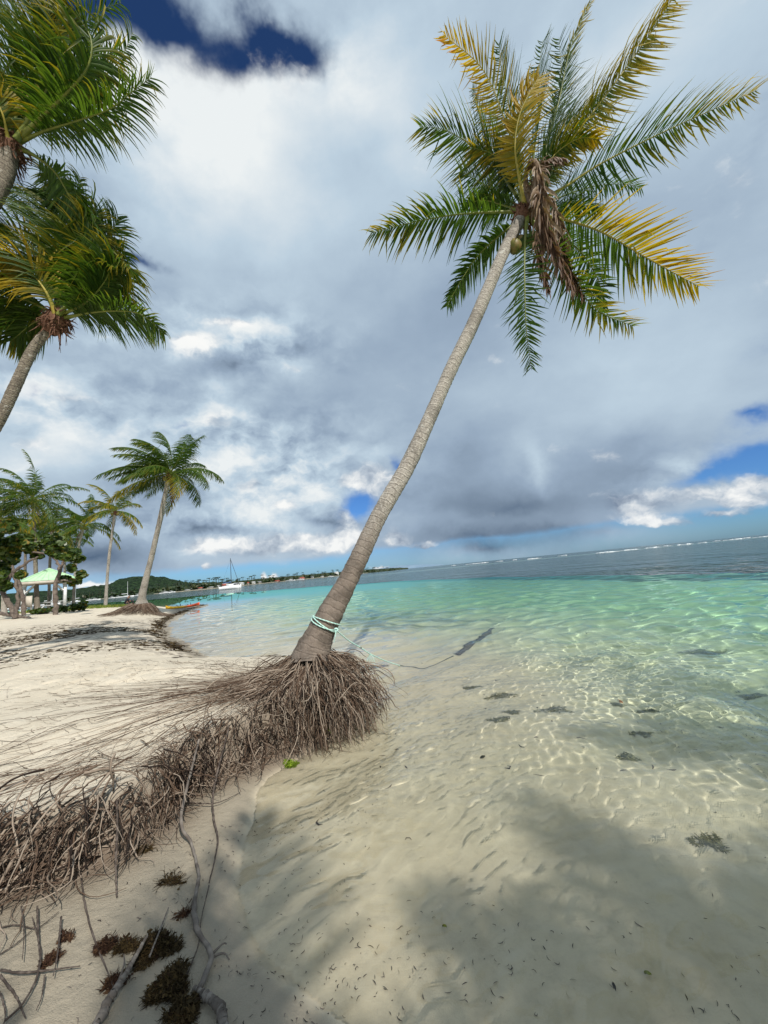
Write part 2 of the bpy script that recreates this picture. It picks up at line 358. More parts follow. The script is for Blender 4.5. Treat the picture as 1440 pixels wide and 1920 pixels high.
def ground_f(X, Y):
    Z = ground_h(X, Y)
    pr = np.random.RandomState(19)
    for _ in range(260):      # footprints and scuffs in the dry sand
        fy = 5.2 + 12 * pr.rand() ** 1.4; fx = -1.5 - fy * (0.25 + 0.75 * pr.rand()); a_ = pr.rand() * 3.14; w_ = (np.abs(X[0] - fx) < .6); h_ = (np.abs(Y[:, 0] - fy) < .6)
        if not (w_.any() and h_.any()): continue
        ix = np.ix_(h_, w_); dx_ = X[ix] - fx; dy_ = Y[ix] - fy; u = (dx_ * math.cos(a_) + dy_ * math.sin(a_)) / .15; v = (-dx_ * math.sin(a_) + dy_ * math.cos(a_)) / .07
        r2 = u * u + v * v; Z[ix] += 0.028 * (-np.exp(-r2) + 0.55 * np.exp(-(np.sqrt(r2) - 1.5) ** 2 * 3))
    b = sdist(X, Y, BANK)
    wN = smooth01((6.0 - Y) / 1.0) * smooth01((X + 12) / 3)
    scarp = wN * np.exp(-((b + 0.07) / 0.17) ** 2)
    grass = drop_f(X, Y)
    s = sdist(X, Y, SHORE)
    # litter: strandline round the bay, and dark patches painted for litter and palm shade
    on = smooth01((Y - 5.8) / 1.5)
    litter_shade = on * np.exp(-((s - 0.75 - 0.25 * fnoise(X, Y, .4, 3)) / 0.35) ** 2) * 0.9
    d = np.hypot((X + 9.0) / 4.2, (Y - 11.3) / 2.6) ; litter_shade = litter_shade + 0.95 * np.exp(-d ** 2)
    d = np.hypot((X + 13.5) / 5.5, (Y - 17.5) / 2.6); litter_shade = litter_shade + 0.85 * np.exp(-d ** 2)
    return Z, {'scarp': scarp, 'grass': grass, 'litter': np.clip(litter_shade, 0, 1)}
gx = axis(-1.6, -3000, 3000, 0.05, 0.020, 3.2); gy = axis(3.5, -400, 4000, 0.05, 0.020, 2.6)
ground = sheet('sand', gx, gy, ground_f, [m_sand]); tag(ground, kind='structure'); receiver(ground)

# --- water: a clear refracting surface; the ripples are real geometry so the sun's caustics are too
m_water = bpy.data.materials.new('water'); m_water.use_nodes = True
t = NT(m_water.node_tree); t.n.clear(); out = t.n.new('ShaderNodeOutputMaterial')
g = t.n.new('ShaderNodeBsdfGlass'); g.inputs['IOR'].default_value = 1.333; g.inputs['Roughness'].default_value = 0.0
dep = t.attr('depth')
tr = t.m('EXPONENT', t.m('MULTIPLY', dep, -0.42)); tg = t.m('EXPONENT', t.m('MULTIPLY', dep, -0.07)); tb = t.m('EXPONENT', t.m('MULTIPLY', dep, -0.22))
k = t.n.new('ShaderNodeCombineColor'); t.put(k.inputs[0], tr); t.put(k.inputs[1], tg); t.put(k.inputs[2], tb)
t.put(g.inputs['Color'], k.outputs[0]); t.l.new(g.outputs[0], out.inputs[0])
m_deep, t, b = pmat('deep_water', (0.02, 0.06, 0.06), 0.09, 0.5); b.inputs['IOR'].default_value = 1.333
pos = t.n.new('ShaderNodeNewGeometry').outputs['Position']
dc = t.mix(t.rng(t.noise(t.mapping(pos, scale=(0.5, 1, 1)), 0.05, 5, 0.6), 0.35, 0.7), (0.030, 0.058, 0.054, 1), (0.050, 0.086, 0.076, 1))
dc = t.mix(t.attr('reef'), dc, (0.16, 0.24, 0.21, 1))
t.put(b.inputs['Base Color'], dc)
h = t.m('ADD', t.noise(t.mapping(pos, rot=(0, 0, 0.5), scale=(1, 0.55, 1)), 1.1, 4, 0.6), t.m('MULTIPLY', t.noise(pos, 0.16, 3, 0.5), 2.5))
t.put(b.inputs['Normal'], t.bump(h, 1.0, 1.6)); b.inputs['Specular IOR Level'].default_value = 0.22
_wr = np.random.RandomState(11); WAVES = []
for k in range(84):
    lam = 0.065 * 10 ** (_wr.rand() * 1.45); th = R(118) + _wr.randn() * 0.75
    WAVES.append((lam, math.cos(th), math.sin(th), lam ** 0.95 * 0.0048 * (0.3 + _wr.rand()), _wr.rand() * 6.28))
RIPPLES = []
for k in range(22):
    lam = 0.070 + 0.05 * _wr.rand(); th = R(135) + _wr.randn() * 0.45; RIPPLES.append((lam, math.cos(th), math.sin(th), lam * 0.0060 * (0.4 + _wr.rand()), _wr.rand() * 6.28))
def water_f(X, Y):
    Z = np.zeros_like(X); D = np.hypot(X + 1, Y - 3); D = np.maximum(np.abs(X - 0.8) - 2.3, np.abs(Y - 3.3) - 2.2); sp_ = 0.014 + np.maximum(D, 0) * 0.013
    gz_ = ground_h(X, Y)
    calm = 0.55 + 0.45 * smooth01((-gz_ - 0.02) / 0.35)
    Xw = X + 0.10 * np.sin(1.3 * Y + 0.7 * X); Yw = Y + 0.12 * np.sin(1.1 * X - 0.6 * Y)
    for lam, c_, s_, a, p in WAVES:
        w = np.clip(lam / (3.0 * sp_) - 1, 0, 1)
        if w.max() == 0: continue
        Z += w * a * np.sin(2 * math.pi / lam * (Xw * c_ + Yw * s_) + p)
    sh = smooth01((-gz_ - 0.015) / 0.03) * (1 - smooth01((-gz_ - 0.25) / 0.35)) * np.clip((0.030 - sp_) / 0.01, 0, 1)
    for lam, c_, s_, a, p in RIPPLES:
        Z += sh * a * np.sin(2 * math.pi / lam * (Xw * c_ + Yw * s_) + p)
    Z *= calm
    reef = np.exp(-((Y - 175 - 0.15 * X + 8 * fnoise(X, Y, .01, 3)) / 22) ** 2) * smooth01((X + 60) / 80)
    return Z, {'depth': np.clip(-gz_, 0, 1.5), 'reef': reef}
wx = axis(0.8, -3000, 3000, 0.014, 0.013, 2.3); wy = axis(3.3, -30, 4000, 0.014, 0.013, 2.2)
wx = wx[(wx > -3000)]
water = sheet('water', wx, wy, water_f, [m_water, m_deep]); tag(water, kind='structure')
me = water.data; nP = len(me.polygons)
nx, ny = len(wx), len(wy)
cx = (wx[:-1] + wx[1:]) / 2; cy = (wy[:-1] + wy[1:]) / 2; CX, CY = np.meshgrid(cx, cy)
far = drop_f(CX, CY) > 0.9
GZ = ground_h(CX, CY); keep = (GZ < -0.019).ravel()
me.polygons.foreach_set('material_index', far.ravel().astype(np.int32)); me.update()
bm = bmesh.new(); bm.from_mesh(me); bm.faces.ensure_lookup_table()
bmesh.ops.delete(bm, geom=[bm.faces[i] for i in np.nonzero(~keep)[0]], context='FACES'); bm.to_mesh(me); bm.free()
water.cycles.is_caustics_caster = True
print('ground', len(ground.data.vertices), 'water', len(me.vertices))

# ------------------------------------------------------------------ curves and tubes
def spline(pts, n):
    """Catmull-Rom through points, resampled evenly to n points"""
    p = np.array([tuple(q) for q in pts], dtype=np.float64)
    if len(p) == 2: p = np.array([p[0], (p[0] + p[1]) / 2, p[1]])
    e = np.vstack([2 * p[0] - p[1], p, 2 * p[-1] - p[-2]]); out = []
    for i in range(1, len(e) - 2):
        for t in np.linspace(0, 1, 24, endpoint=False):
            a, b, c, d = e[i - 1], e[i], e[i + 1], e[i + 2]
            out.append(0.5 * (2 * b + (c - a) * t + (2 * a - 5 * b + 4 * c - d) * t * t + (3 * b - a - 3 * c + d) * t ** 3))
    out.append(p[-1]); out = np.array(out)
    L = np.concatenate([[0], np.cumsum(np.linalg.norm(np.diff(out, axis=0), axis=1))])
    s = np.linspace(0, L[-1], n)
    return np.stack([np.interp(s, L, out[:, k]) for k in range(3)], 1), L[-1]
def norm(a): return a / np.maximum(np.linalg.norm(a, axis=-1, keepdims=True), 1e-9)
def frames(C):
    T = norm(np.gradient(C, axis=0)); n = len(C)
    N = np.zeros_like(C); ref = np.array([0, 0, 1.0]) if abs(T[0][2]) < 0.9 else np.array([0, 1.0, 0])
    v = norm(np.cross(T[0], ref)); 
    for i in range(n):
        v = norm(v - T[i] * np.dot(v, T[i])); N[i] = v
    return T, N, np.cross(T, N)
class Geo:
    """collects strips and tubes into one mesh"""
    def __init__(s): s.V = []; s.Q = []; s.A = {}; s.M = []; s.n = 0
    def add(s, V, Q, mat=0, **at):
        V = np.asarray(V).reshape(-1, 3); Q = np.asarray(Q)
        s.V.append(V); s.Q.append(Q + s.n); s.M.append(np.full(len(Q), mat)); s.n += len(V)
        for k, a in at.items():
            s.A.setdefault(k, []).append(np.broadcast_to(np.asarray(a, dtype=np.float32), (len(V),)) if np.ndim(a) == 0 else np.asarray(a, dtype=np.float32).ravel())
    def tube(s, C, r, k=6, mat=0, cap=True, flat=1.0, **at):
        C = np.asarray(C, dtype=np.float64); n = len(C); r = np.broadcast_to(np.asarray(r, dtype=np.float64), (n,))
        T, N, B = frames(C); a = np.arange(k) / k * 2 * np.pi
        V = C[:, None, :] + r[:, None, None] * (np.cos(a)[None, :, None] * N[:, None, :] + flat * np.sin(a)[None, :, None] * B[:, None, :])
        i = np.arange(n * k).reshape(n, k); j = np.roll(i, -1, axis=1)
        Q = np.stack([i[:-1], j[:-1], j[1:], i[1:]], -1).reshape(-1, 4)
        at2 = {q: (np.repeat(v, k) if np.ndim(v) == 1 else v) for q, v in at.items()}
        s.add(V, Q, mat, **at2)
        return V
    def tubes(s, C, r, k=4, mat=0, **at):
        """many tubes at once: C is (m, n, 3), r is (m, n)"""
        m, n, _ = C.shape; T = norm(np.gradient(C, axis=1))
        ref = np.where(np.abs(T[..., 2:3]) < 0.85, np.array([0, 0, 1.0]), np.array([1.0, 0.2, 0]))
        N = norm(np.cross(T, ref)); B = np.cross(T, N); a = np.arange(k) / k * 2 * np.pi
        V = C[:, :, None, :] + r[:, :, None, None] * (np.cos(a)[:, None] * N[:, :, None, :] + np.sin(a)[:, None] * B[:, :, None, :])
        i = np.arange(m * n * k).reshape(m, n, k); j = np.roll(i, -1, axis=2)
        Q = np.stack([i[:, :-1], j[:, :-1], j[:, 1:], i[:, 1:]], -1).reshape(-1, 4)
        at2 = {}
        for q, v in at.items():
            v = np.asarray(v, dtype=np.float32)
            at2[q] = np.broadcast_to(v.reshape(v.shape + (1,) * (3 - v.ndim)), (m, n, k)).ravel()
        s.add(V, Q, mat, **at2)
    def obj(s, name, mats, parent=None, smooth=True, loc=None):
        V = np.concatenate(s.V)
        if loc is not None: V = V - np.array(tuple(loc))
        return np_mesh(name, V, [np.concatenate(s.Q)], mats, smooth=smooth, attrs={k: np.concatenate(a) for k, a in s.A.items()}, mat_idx=np.concatenate(s.M), parent=parent, loc=loc if parent is None else None)

# ------------------------------------------------------------------ palm materials
def leaf_mat(name, greens, yellow, brown, trans=0.45):
    m = bpy.data.materials.new(name); m.use_nodes = True; t = NT(m.node_tree); t.n.clear()
    out = t.n.new('ShaderNodeOutputMaterial'); tint = t.attr('tint'); rnd = t.attr('rnd')
    pos = t.n.new('ShaderNodeNewGeometry').outputs['Position']
    n = t.noise(pos, 6.0, 3, 0.6)
    g = t.mix(rnd, (*greens[0], 1), (*greens[1], 1))
    v = t.m('ADD', tint, t.m('MULTIPLY', t.m('SUBTRACT', n, 0.5), 0.25))
    c = t.mix(t.rng(v, 0.25, 0.75), g, (*yellow, 1))
    c = t.mix(t.rng(v, 0.85, 1.25), c, (*brown, 1))
    p = t.n.new('ShaderNodeBsdfPrincipled'); t.put(p.inputs['Base Color'], c); p.inputs['Roughness'].default_value = 0.5; p.inputs['Specular IOR Level'].default_value = 0.28
    tr = t.n.new('ShaderNodeBsdfTranslucent'); t.put(tr.inputs['Color'], t.mix(1.0, c, (1.9, 1.8, 0.9, 1), 'MULTIPLY'))
    mx = t.n.new('ShaderNodeMixShader'); mx.inputs[0].default_value = trans
    t.l.new(p.outputs[0], mx.inputs[1]); t.l.new(tr.outputs[0], mx.inputs[2]); t.l.new(mx.outputs[0], out.inputs[0])
    return m
M_LEAF = leaf_mat('palm_leaf', ((0.030, 0.068, 0.008), (0.070, 0.125, 0.015)), (0.38, 0.27, 0.012), (0.36, 0.15, 0.03))
M_DEAD = leaf_mat('dead_palm_leaf', ((0.20, 0.13, 0.085), (0.30, 0.22, 0.15)), (0.17, 0.10, 0.07), (0.10, 0.055, 0.045), 0.2)
M_RACHIS = noisy('palm_rachis', (0.22, 0.24, 0.05), (0.14, 0.17, 0.04), 12, 0.45)
M_RACHIS_Y = noisy('palm_rachis_yellow', (0.42, 0.33, 0.06), (0.26, 0.24, 0.05), 12, 0.45)
M_DRACHIS = noisy('dead_palm_rachis', (0.20, 0.14, 0.10), (0.33, 0.26, 0.20), 12, 0.8)
M_FIBRE = noisy('palm_fibre', (0.10, 0.045, 0.028), (0.20, 0.11, 0.07), 30, 0.95, 0.01)
M_NUT = noisy('coconut_husk', (0.14, 0.15, 0.03), (0.22, 0.14, 0.05), 9, 0.5)
def trunk_mat(name, pale, dark, low):
    m, t, b = pmat(name, pale, 0.9, 0.15)
    al = t.attr('along'); pos = t.n.new('ShaderNodeTexCoord').outputs['Object']
    n1 = t.noise(pos, 5.0, 6, 0.65); n2 = t.noise(pos, 38.0, 5, 0.65); n5 = t.noise(t.mapping(pos, scale=(1, 1, 0.25)), 60.0, 3, 0.6)
    ringv = t.m('ADD', t.m('MULTIPLY', al, 11.0), t.m('MULTIPLY', n1, 1.2))
    ring = t.m('FRACT', ringv)
    c = t.mix(t.rng(n2, 0.30, 0.66), (*pale, 1), (*dark, 1))
    c = t.mix(t.m('MULTIPLY', t.rng(ring, 0.72, 0.98), 0.75), c, tuple(x * 0.38 for x in dark) + (1,))
    c = t.mix(t.m('MULTIPLY', t.rng(ring, 0.0, 0.25, 1, 0), t.rng(n1, 0.4, 0.6)), c, tuple(min(1, x * 1.25) for x in pale) + (1,))
    n6 = t.noise(t.mapping(pos, scale=(1, 1, 0.6)), 2.6, 5, 0.7); c = t.mix(t.m('MULTIPLY', t.rng(n6, 0.50, 0.62), 0.55), c, tuple(x * 0.55 for x in dark) + (1,)); c = t.mix(t.m('MULTIPLY', t.rng(t.noise(pos, 9.0, 4, 0.7), 0.60, 0.66), 0.6), c, (0.55, 0.53, 0.47, 1))
    lowc = t.mix(t.rng(n1, 0.35, 0.65), (*low, 1), tuple(x * 0.55 for x in low) + (1,))
    lowc = t.mix(t.m('MULTIPLY', t.rng(ring, 0.80, 0.98), 0.6), lowc, tuple(x * 0.3 for x in low) + (1,))
    c = t.mix(t.m('MULTIPLY', t.attr('low'), t.rng(n2, 0.2, 0.5, 0.7, 1.0)), c, lowc)
    t.put(b.inputs['Base Color'], c)
    h = t.m('ADD', t.m('MULTIPLY', t.rng(ring, 0.7, 1.0, 1, 0), 0.5), t.m('ADD', t.m('MULTIPLY', n2, 0.7), t.m('MULTIPLY', n5, 0.4)))
    t.put(b.inputs['Normal'], t.bump(h, 0.9, 0.02)); return m
M_TRUNK = trunk_mat('palm_bark', (0.46, 0.42, 0.36), (0.25, 0.22, 0.185), (0.225, 0.18, 0.145))
M_TRUNK_D = trunk_mat('dark_palm_bark', (0.30, 0.26, 0.20), (0.15, 0.125, 0.10), (0.17, 0.13, 0.10))

# ------------------------------------------------------------------ fronds
WIND = np.array([-0.72, 0.25, 0.05])
def frond_geo(pts, L=0.62, pairs=76, tint=(0.1, 0.4), side_tint=(0, 0), droop=0.55, wind=0.25, wdir=None, up=None, start=0.16, r0=0.024, seed=0, width=0.034,
              dead=False, fold=0.25, twist=0.0, seg=5, curl=0.0, sweep=(62, 30), ragged=0.12, sides=(-1, 1), rk=5):
    rs = np.random.RandomState(seed * 7 + 3); wdir = WIND if wdir is None else np.array(wdir, float)
    C, length = spline(pts, 26); G = Geo()
    tt = np.linspace(0, 1, 26)
    G.tube(C, r0 * (1.35 * np.exp(-tt * 9) + 1.0 - 0.86 * tt), rk, 1, tint=0.0, rnd=0.5)
    T = norm(np.gradient(C, axis=0))
    upv = np.array([0, 0, 1.0]) if up is None else norm(np.array(up, float))
    for sd in sides:
        t = np.linspace(start, 0.985, pairs) + (rs.rand(pairs) - 0.5) * 0.5 / pairs
        c = np.stack([np.interp(t, tt, C[:, k]) for k in range(3)], 1)
        tg = norm(np.stack([np.interp(t, tt, T[:, k]) for k in range(3)], 1))
        side = norm(np.cross(tg, upv)); nrm = norm(np.cross(side, tg))
        if twist: 
            a = twist * t[:, None]; side, nrm = side * np.cos(a) + nrm * np.sin(a), nrm * np.cos(a) - side * np.sin(a)
        u = (t - start) / (1 - start)
        prof = np.minimum(1, 0.45 + 2.2 * u) * np.where(u > 0.45, 1 - 0.62 * ((u - 0.45) / 0.55) ** 1.5, 1)
        ln = L * prof * (1 - ragged * rs.rand(pairs)) * np.where(rs.rand(pairs) < ragged * 0.5, 0.6, 1)
        ang = np.radians(sweep[0] + (sweep[1] - sweep[0]) * u + rs.randn(pairs) * 5.5)
        d = norm(np.cos(ang)[:, None] * tg + np.sin(ang)[:, None] * (sd * side * math.cos(fold) - nrm * math.sin(fold)) )
        d = norm(d + rs.randn(pairs, 3) * (0.16 if dead else 0.045))
        P_ = [c]; D = [d]; cur = c.copy(); dd = d.copy(); st = ln / seg
        bend = droop * (0.7 + 0.6 * rs.rand(pairs)); kink = (rs.rand(pairs) < (0.25 if dead else 0.19)); kp = rs.randint(1, seg, pairs)
        for s_ in range(seg):
            f = (s_ + 0.5) / seg
            dd = dd + (np.array([0, 0, -1.0]) * bend[:, None] * 0.42 + wdir * wind * 0.42 * (0.7 + 0.6 * rs.rand(pairs))[:, None]) * (0.5 + f) 
            dd = dd + tg * curl * 0.3
            dd = np.where((kink & (kp == s_))[:, None], dd + rs.randn(pairs, 3) * 0.45 + np.array([0, 0, -0.8]), dd)
            if dead: dd = dd + rs.randn(pairs, 3) * 0.15
            dd = norm(dd); cur = cur + dd * st[:, None]; P_.append(cur.copy()); D.append(dd.copy())
        P_ = np.stack(P_, 1); D = np.stack(D, 1)                       # (pairs, seg+1, 3)
        wv = norm(tg[:, None, :] + 0.5 * nrm[:, None, :] * (rs.rand(pairs, 1, 1) - 0.2) - 0 * D)
        wv = norm(wv - D * np.sum(wv * D, -1, keepdims=True))
        ws = np.interp(np.linspace(0, 1, seg + 1), [0, 0.2, 0.6, 1], [0.55, 1.0, 0.75, 0.05])
        wd = width * 0.5 * ws[None, :, None] * (0.75 + 0.5 * rs.rand(pairs, 1, 1)) * (0.5 + 0.5 * prof[:, None, None])
        fn = norm(np.cross(D, wv))
        V = np.stack([P_ - wv * wd, P_ + fn * wd * 0.45, P_ + wv * wd], 2)  # folded along the midrib
        n = seg + 1; i = np.arange(pairs * n * 3).reshape(pairs, n, 3)
        Q = np.stack([i[:, :-1, :-1], i[:, :-1, 1:], i[:, 1:, 1:], i[:, 1:, :-1]], -1).reshape(-1, 4)
        st_ = side_tint[0] if sd < 0 else side_tint[1]
        tn = tint[0] + (tint[1] - tint[0]) * u + st_ + rs.randn(pairs) * 0.09
        tn = tn[:, None] + np.linspace(-0.06, 0.30, n)[None, :] ** 1 * (1.0 if not dead else 0.3)
        G.add(V, Q, 0, tint=np.repeat(tn[:, :, None], 3, 2), rnd=np.repeat(np.repeat(rs.rand(pairs, 1, 1), n, 1), 3, 2))
    return G
def add_frond(root, pts, mats=None, label=None, name='frond', **kw):
    G = frond_geo(pts, **kw)
    mats = mats or ([M_DEAD, M_DRACHIS] if kw.get('dead') else [M_LEAF, M_RACHIS_Y if kw.get('tint', (0, 0))[1] > 0.5 else M_RACHIS])
    o = G.obj(name, mats, root, smooth=False)
    o.matrix_parent_inverse = root.matrix_world.inverted() if False else Matrix.Translation(-root.location)
    if label: o['label'] = label
    return o
def child(o, root): o.parent = root; o.matrix_parent_inverse = Matrix.Translation(-root.location); return o

def trunk_obj(root, pts, radii, mat, n=None, ring=0.09, k=18, low=0.0, rough=0.014, name='trunk', seed=1):
    C, Lt = spline(pts, 60); n = n or int(Lt / 0.028)
    C, Lt = spline(pts, n); tt = np.linspace(0, 1, n); al = tt * Lt
    # radii: (fraction of length, radius)
    r = np.interp(tt, [a for a, _ in radii], [b for _, b in radii])
    rs = np.random.RandomState(seed); ph = (al / ring + 0.25 * np.sin(al * 3.1)) % 1.0
    r = r * (1 + rough * 2 * (1 - ph) - rough + 0.02 * np.sin(al * 2.3 + seed) + 0.012 * np.sin(al * 7.9 + 2 * seed))
    T, N, B = frames(C); a = np.arange(k) / k * 2 * np.pi
    rr = r[:, None] * (1 + 0.018 * rs.randn(n, k) + 0.03 * np.sin(2 * a[None, :] + al[:, None] * 1.1) + 0.018 * np.sin(5 * a[None, :] + al[:, None] * 2.7))
    V = C[:, None, :] + rr[..., None] * (np.cos(a)[None, :, None] * N[:, None, :] + np.sin(a)[None, :, None] * B[:, None, :])
    i = np.arange(n * k).reshape(n, k); j = np.roll(i, -1, axis=1)
    Q = np.stack([i[:-1], j[:-1], j[1:], i[1:]], -1).reshape(-1, 4)
    lw = smooth01((low - al) / 1.3 + 0.5) if low else np.zeros(n)
    G = Geo(); G.add(V, Q, 0, along=np.repeat(al, k), low=np.repeat(lw, k))
    return child(G.obj(name, [mat], None, smooth=True), root)
def fibre_obj(root, c, axis_, r=0.2, seed=1, name='leaf_base_fibre', n=90):
    rs = np.random.RandomState(seed); c = np.array(tuple(c)); ax = norm(np.array(tuple(axis_)))
    G = Geo(); Tn, Bn = norm(np.cross(ax, [0.1, 1, 0])), None; Bn = np.cross(ax, Tn)
    C = np.array([c - ax * r * 1.3, c - ax * r * 0.6, c, c + ax * r * 0.9]); G.tube(spline(C, 8)[0], np.array([.5, .8, .95, 1, 1, .9, .7, .3]) * r * 0.75, 10, 0)
    for q in range(n):
        a = rs.rand() * 6.28; d = Tn * math.cos(a) + Bn * math.sin(a); s = c + d * r * 0.55 + ax * (rs.rand() - 0.6) * r * 1.4
        e = s + d * r * (0.3 + 0.5 * rs.rand()) + ax * r * rs.randn() * 0.5 + np.array([0, 0, -r * 0.9 * rs.rand()])
        G.tube(spline([s, (s + e) / 2 + rs.randn(3) * r * 0.12, e], 4)[0], np.array([.06, .05, .035, .01]) * r * (0.6 + rs.rand()), 4, 0)
    return child(G.obj(name, [M_FIBRE], None), root)
def nut_obj(root, c, r=0.13, name='coconut'):
    bm = bmesh.new(); bmesh.ops.create_icosphere(bm, subdivisions=3, radius=r)
    for v in bm.verts:
        v.co.z *= 1.25; a = math.atan2(v.co.y, v.co.x); f = 1 + 0.06 * math.cos(3 * a) - 0.10 * max(0, v.co.z / r - 0.7); v.co.x *= f; v.co.y *= f
        v.co += Vector(tuple(c))
    me = bpy.data.meshes.new(name); bm.to_mesh(me); bm.free(); me.polygons.foreach_set('use_smooth', [True] * len(me.polygons)); me.materials.append(M_NUT)
    return child(new_obj(name, me), root)

# ------------------------------------------------------------------ the leaning coconut palm in front
BASE = aty(585, 1236, 4.5); palm = new_obj('coconut_palm', None, None, BASE)
tag(palm, 'tall coconut palm leaning over the water with a turquoise rope round its trunk', 'palm tree')
tp = [(584, 1246, 4.46), (586, 1225, 4.5), (600, 1190, 4.52), (625, 1140, 4.58), (648, 1097, 4.66), (676, 1040, 4.76), (706, 976, 4.88), (733, 928, 4.98), (759, 884, 5.08), (784, 832, 5.18), (815, 762, 5.34), (847, 690, 5.50), (882, 618, 5.68), (916, 540, 5.87), (946, 470, 6.05), (975, 413, 6.2)]
wpx = [80, 68, 54, 44, 38, 35, 32, 31, 31, 29, 27, 26, 24, 23, 22, 22]
tpts = [aty(*p) for p in tp]
cum = np.concatenate([[0], np.cumsum([(tpts[i + 1] - tpts[i]).length for i in range(len(tpts) - 1)])]); cum /= cum[-1]
rad = [(cum[i], wpx[i] / 2 * (tpts[i] - Vector((0, 0, EYE))).dot(vf) / F * 0.97) for i in range(len(tp))]
trunk_obj(palm, tpts, rad, M_TRUNK, low=1.7, k=26, rough=0.02)
CR = aty(985, 395, 6.24)
fibre_obj(palm, CR, (tpts[-1] - tpts[-3]).normalized(), 0.26, 4)
for p in ((966, 462, 6.02), (978, 455, 6.15), (1000, 448, 6.1)): nut_obj(palm, aty(*p), 0.115)
def fr(root, px, **kw):
    pts = [aty(*p) for p in px]; v = (pts[len(pts) // 2] - Vector((0, 0, EYE))).normalized()
    kw['up'] = v * 0.9 + Vector(kw.get('up', (0, -0.5, 0.8))) * 0.35      # broad side roughly level, as the fronds hang
    return add_frond(root, pts, **kw)
def fm(root, px, **kw):
    kw.setdefault('fold', 0.08); kw.setdefault('sweep', (70, 36)); kw.setdefault('ragged', 0.38); return fr(root, px, **kw)
g1 = dict(L=1.16, width=0.036)
fm(palm, [(985, 398, 6.2), (925, 398, 6.15), (850, 403, 6.05), (765, 419, 5.95), (694, 438, 5.9)], tint=(-0.01, 0.37), seed=1, droop=0.33, wind=0.1, up=(0, -0.45, 1), L=0.90, width=0.036)
fm(palm, [(985, 385, 6.2), (968, 300, 6.1), (950, 235, 6.0), (905, 130, 5.9), (830, 64, 5.8)], tint=(0.36, 0.87), side_tint=(-0.16, 0.04), seed=2, droop=-0.1, wind=0.25, wdir=(0.1, 0.2, 1), up=(0.15, -1, 0.2), L=0.88, width=0.036, pairs=84)
fm(palm, [(982, 390, 6.3), (940, 320, 6.5), (880, 270, 6.6), (832, 243, 6.6), (786, 237, 6.5)], tint=(-0.01, 0.32), seed=3, droop=0.09, wind=0.2, up=(0, -0.9, 0.5), **g1)
fm(palm, [(985, 395, 6.4), (945, 370, 6.8), (905, 345, 7.1), (862, 320, 7.3)], tint=(-0.06, 0.12), seed=4, droop=0.18, wind=0.1, up=(0, -0.6, 0.8), **g1)
fm(palm, [(982, 405, 6.2), (945, 435, 6.2), (900, 475, 6.3), (865, 525, 6.4), (837, 576, 6.5)], tint=(-0.11, 0.00), seed=5, droop=0.36, wind=0.1, up=(-0.3, -0.5, 0.8), L=0.58, width=0.036)
fm(palm, [(988, 405, 6.15), (984, 470, 5.9), (984, 540, 5.8), (987, 620, 5.85), (997, 694, 6.0)], tint=(-0.11, 0.07), seed=6, droop=0.07, wind=0.05, up=(0, -1, 0.25), L=0.58, width=0.03, sweep=(78, 40))
fm(palm, [(995, 405, 6.2), (1030, 470, 6.1), (1075, 530, 6.0), (1125, 585, 6.0), (1190, 612, 6.1)], tint=(-0.06, 0.42), seed=7, droop=0.15, wind=0.15, up=(0.3, -0.9, 0.5), L=0.73, width=0.034)
fm(palm, [(995, 400, 6.2), (1060, 412, 6.2), (1130, 436, 6.1), (1215, 485, 6.0), (1312, 538, 5.9)], tint=(0.09, 0.67), side_tint=(-0.12, 0.20), seed=8, droop=0.15, wind=0.2, wdir=(0.35, 0, 0.5), up=(0, -0.85, 0.5), L=1.03, width=0.038)
fm(palm, [(995, 385, 6.3), (1060, 350, 6.3), (1130, 305, 6.2), (1260, 240, 6.0), (1422, 168, 5.8)], tint=(-0.06, 0.54), seed=9, droop=0.15, wind=0.3, wdir=(0.6, 0, 0.25), up=(0, -0.85, 0.5), L=0.94, width=0.038, pairs=90)
fm(palm, [(992, 382, 6.2), (1030, 320, 6.1), (1085, 245, 5.9), (1150, 160, 5.7), (1225, 55, 5.5), (1290, -50, 5.3)], tint=(0.32, 0.64), seed=10, droop=0.09, wind=0.55, wdir=(1.0, 0.0, 0.1), up=(0.1, -1, 0.3), L=0.88, width=0.044, pairs=96, r0=0.03)
fm(palm, [(990, 385, 6.4), (1020, 290, 6.5), (1048, 190, 6.5), (1070, 90, 6.4), (1115, -15, 6.2)], tint=(-0.06, 0.47), seed=11, droop=0.06, wind=0.5, wdir=(0.8, 0, 0.8), up=(0.5, -0.8, 0.2), L=0.66, width=0.034, sweep=(40, 22))
fm(palm, [(985, 385, 6.5), (972, 300, 6.9), (955, 200, 7.1), (940, 130, 7.2), (935, 80, 7.2)], tint=(-0.06, 0.17), seed=12, droop=0.00, wind=0.3, wdir=(0.2, 0, 1), up=(0, -1, 0.2), **g1)
fm(palm, [(988, 385, 6.6), (1000, 300, 7.0), (1008, 210, 7.3), (1012, 120, 7.4), (1018, 75, 7.4)], tint=(-0.06, 0.12), seed=13, droop=0.00, wind=0.3, wdir=(0.2, 0, 1), up=(0.3, -1, 0.2), **g1)
fm(palm, [(985, 388, 6.1), (972, 325, 5.85), (966, 265, 5.7), (978, 205, 5.6), (1012, 140, 5.5)], tint=(0.44, 0.77), seed=14, droop=0.15, wind=0.35, wdir=(0.9, -0.1, 0.3), up=(0.7, -0.8, 0.2), L=0.79, width=0.044, sides=(1, -1))
fm(palm, [(990, 385, 6.5), (1018, 300, 6.8), (1038, 220, 7.0), (1052, 150, 7.0), (1048, 70, 6.9)], tint=(-0.06, 0.22), seed=15, droop=0.00, wind=0.3, wdir=(0.5, 0, 0.7), up=(0, -1, 0.2), **g1)
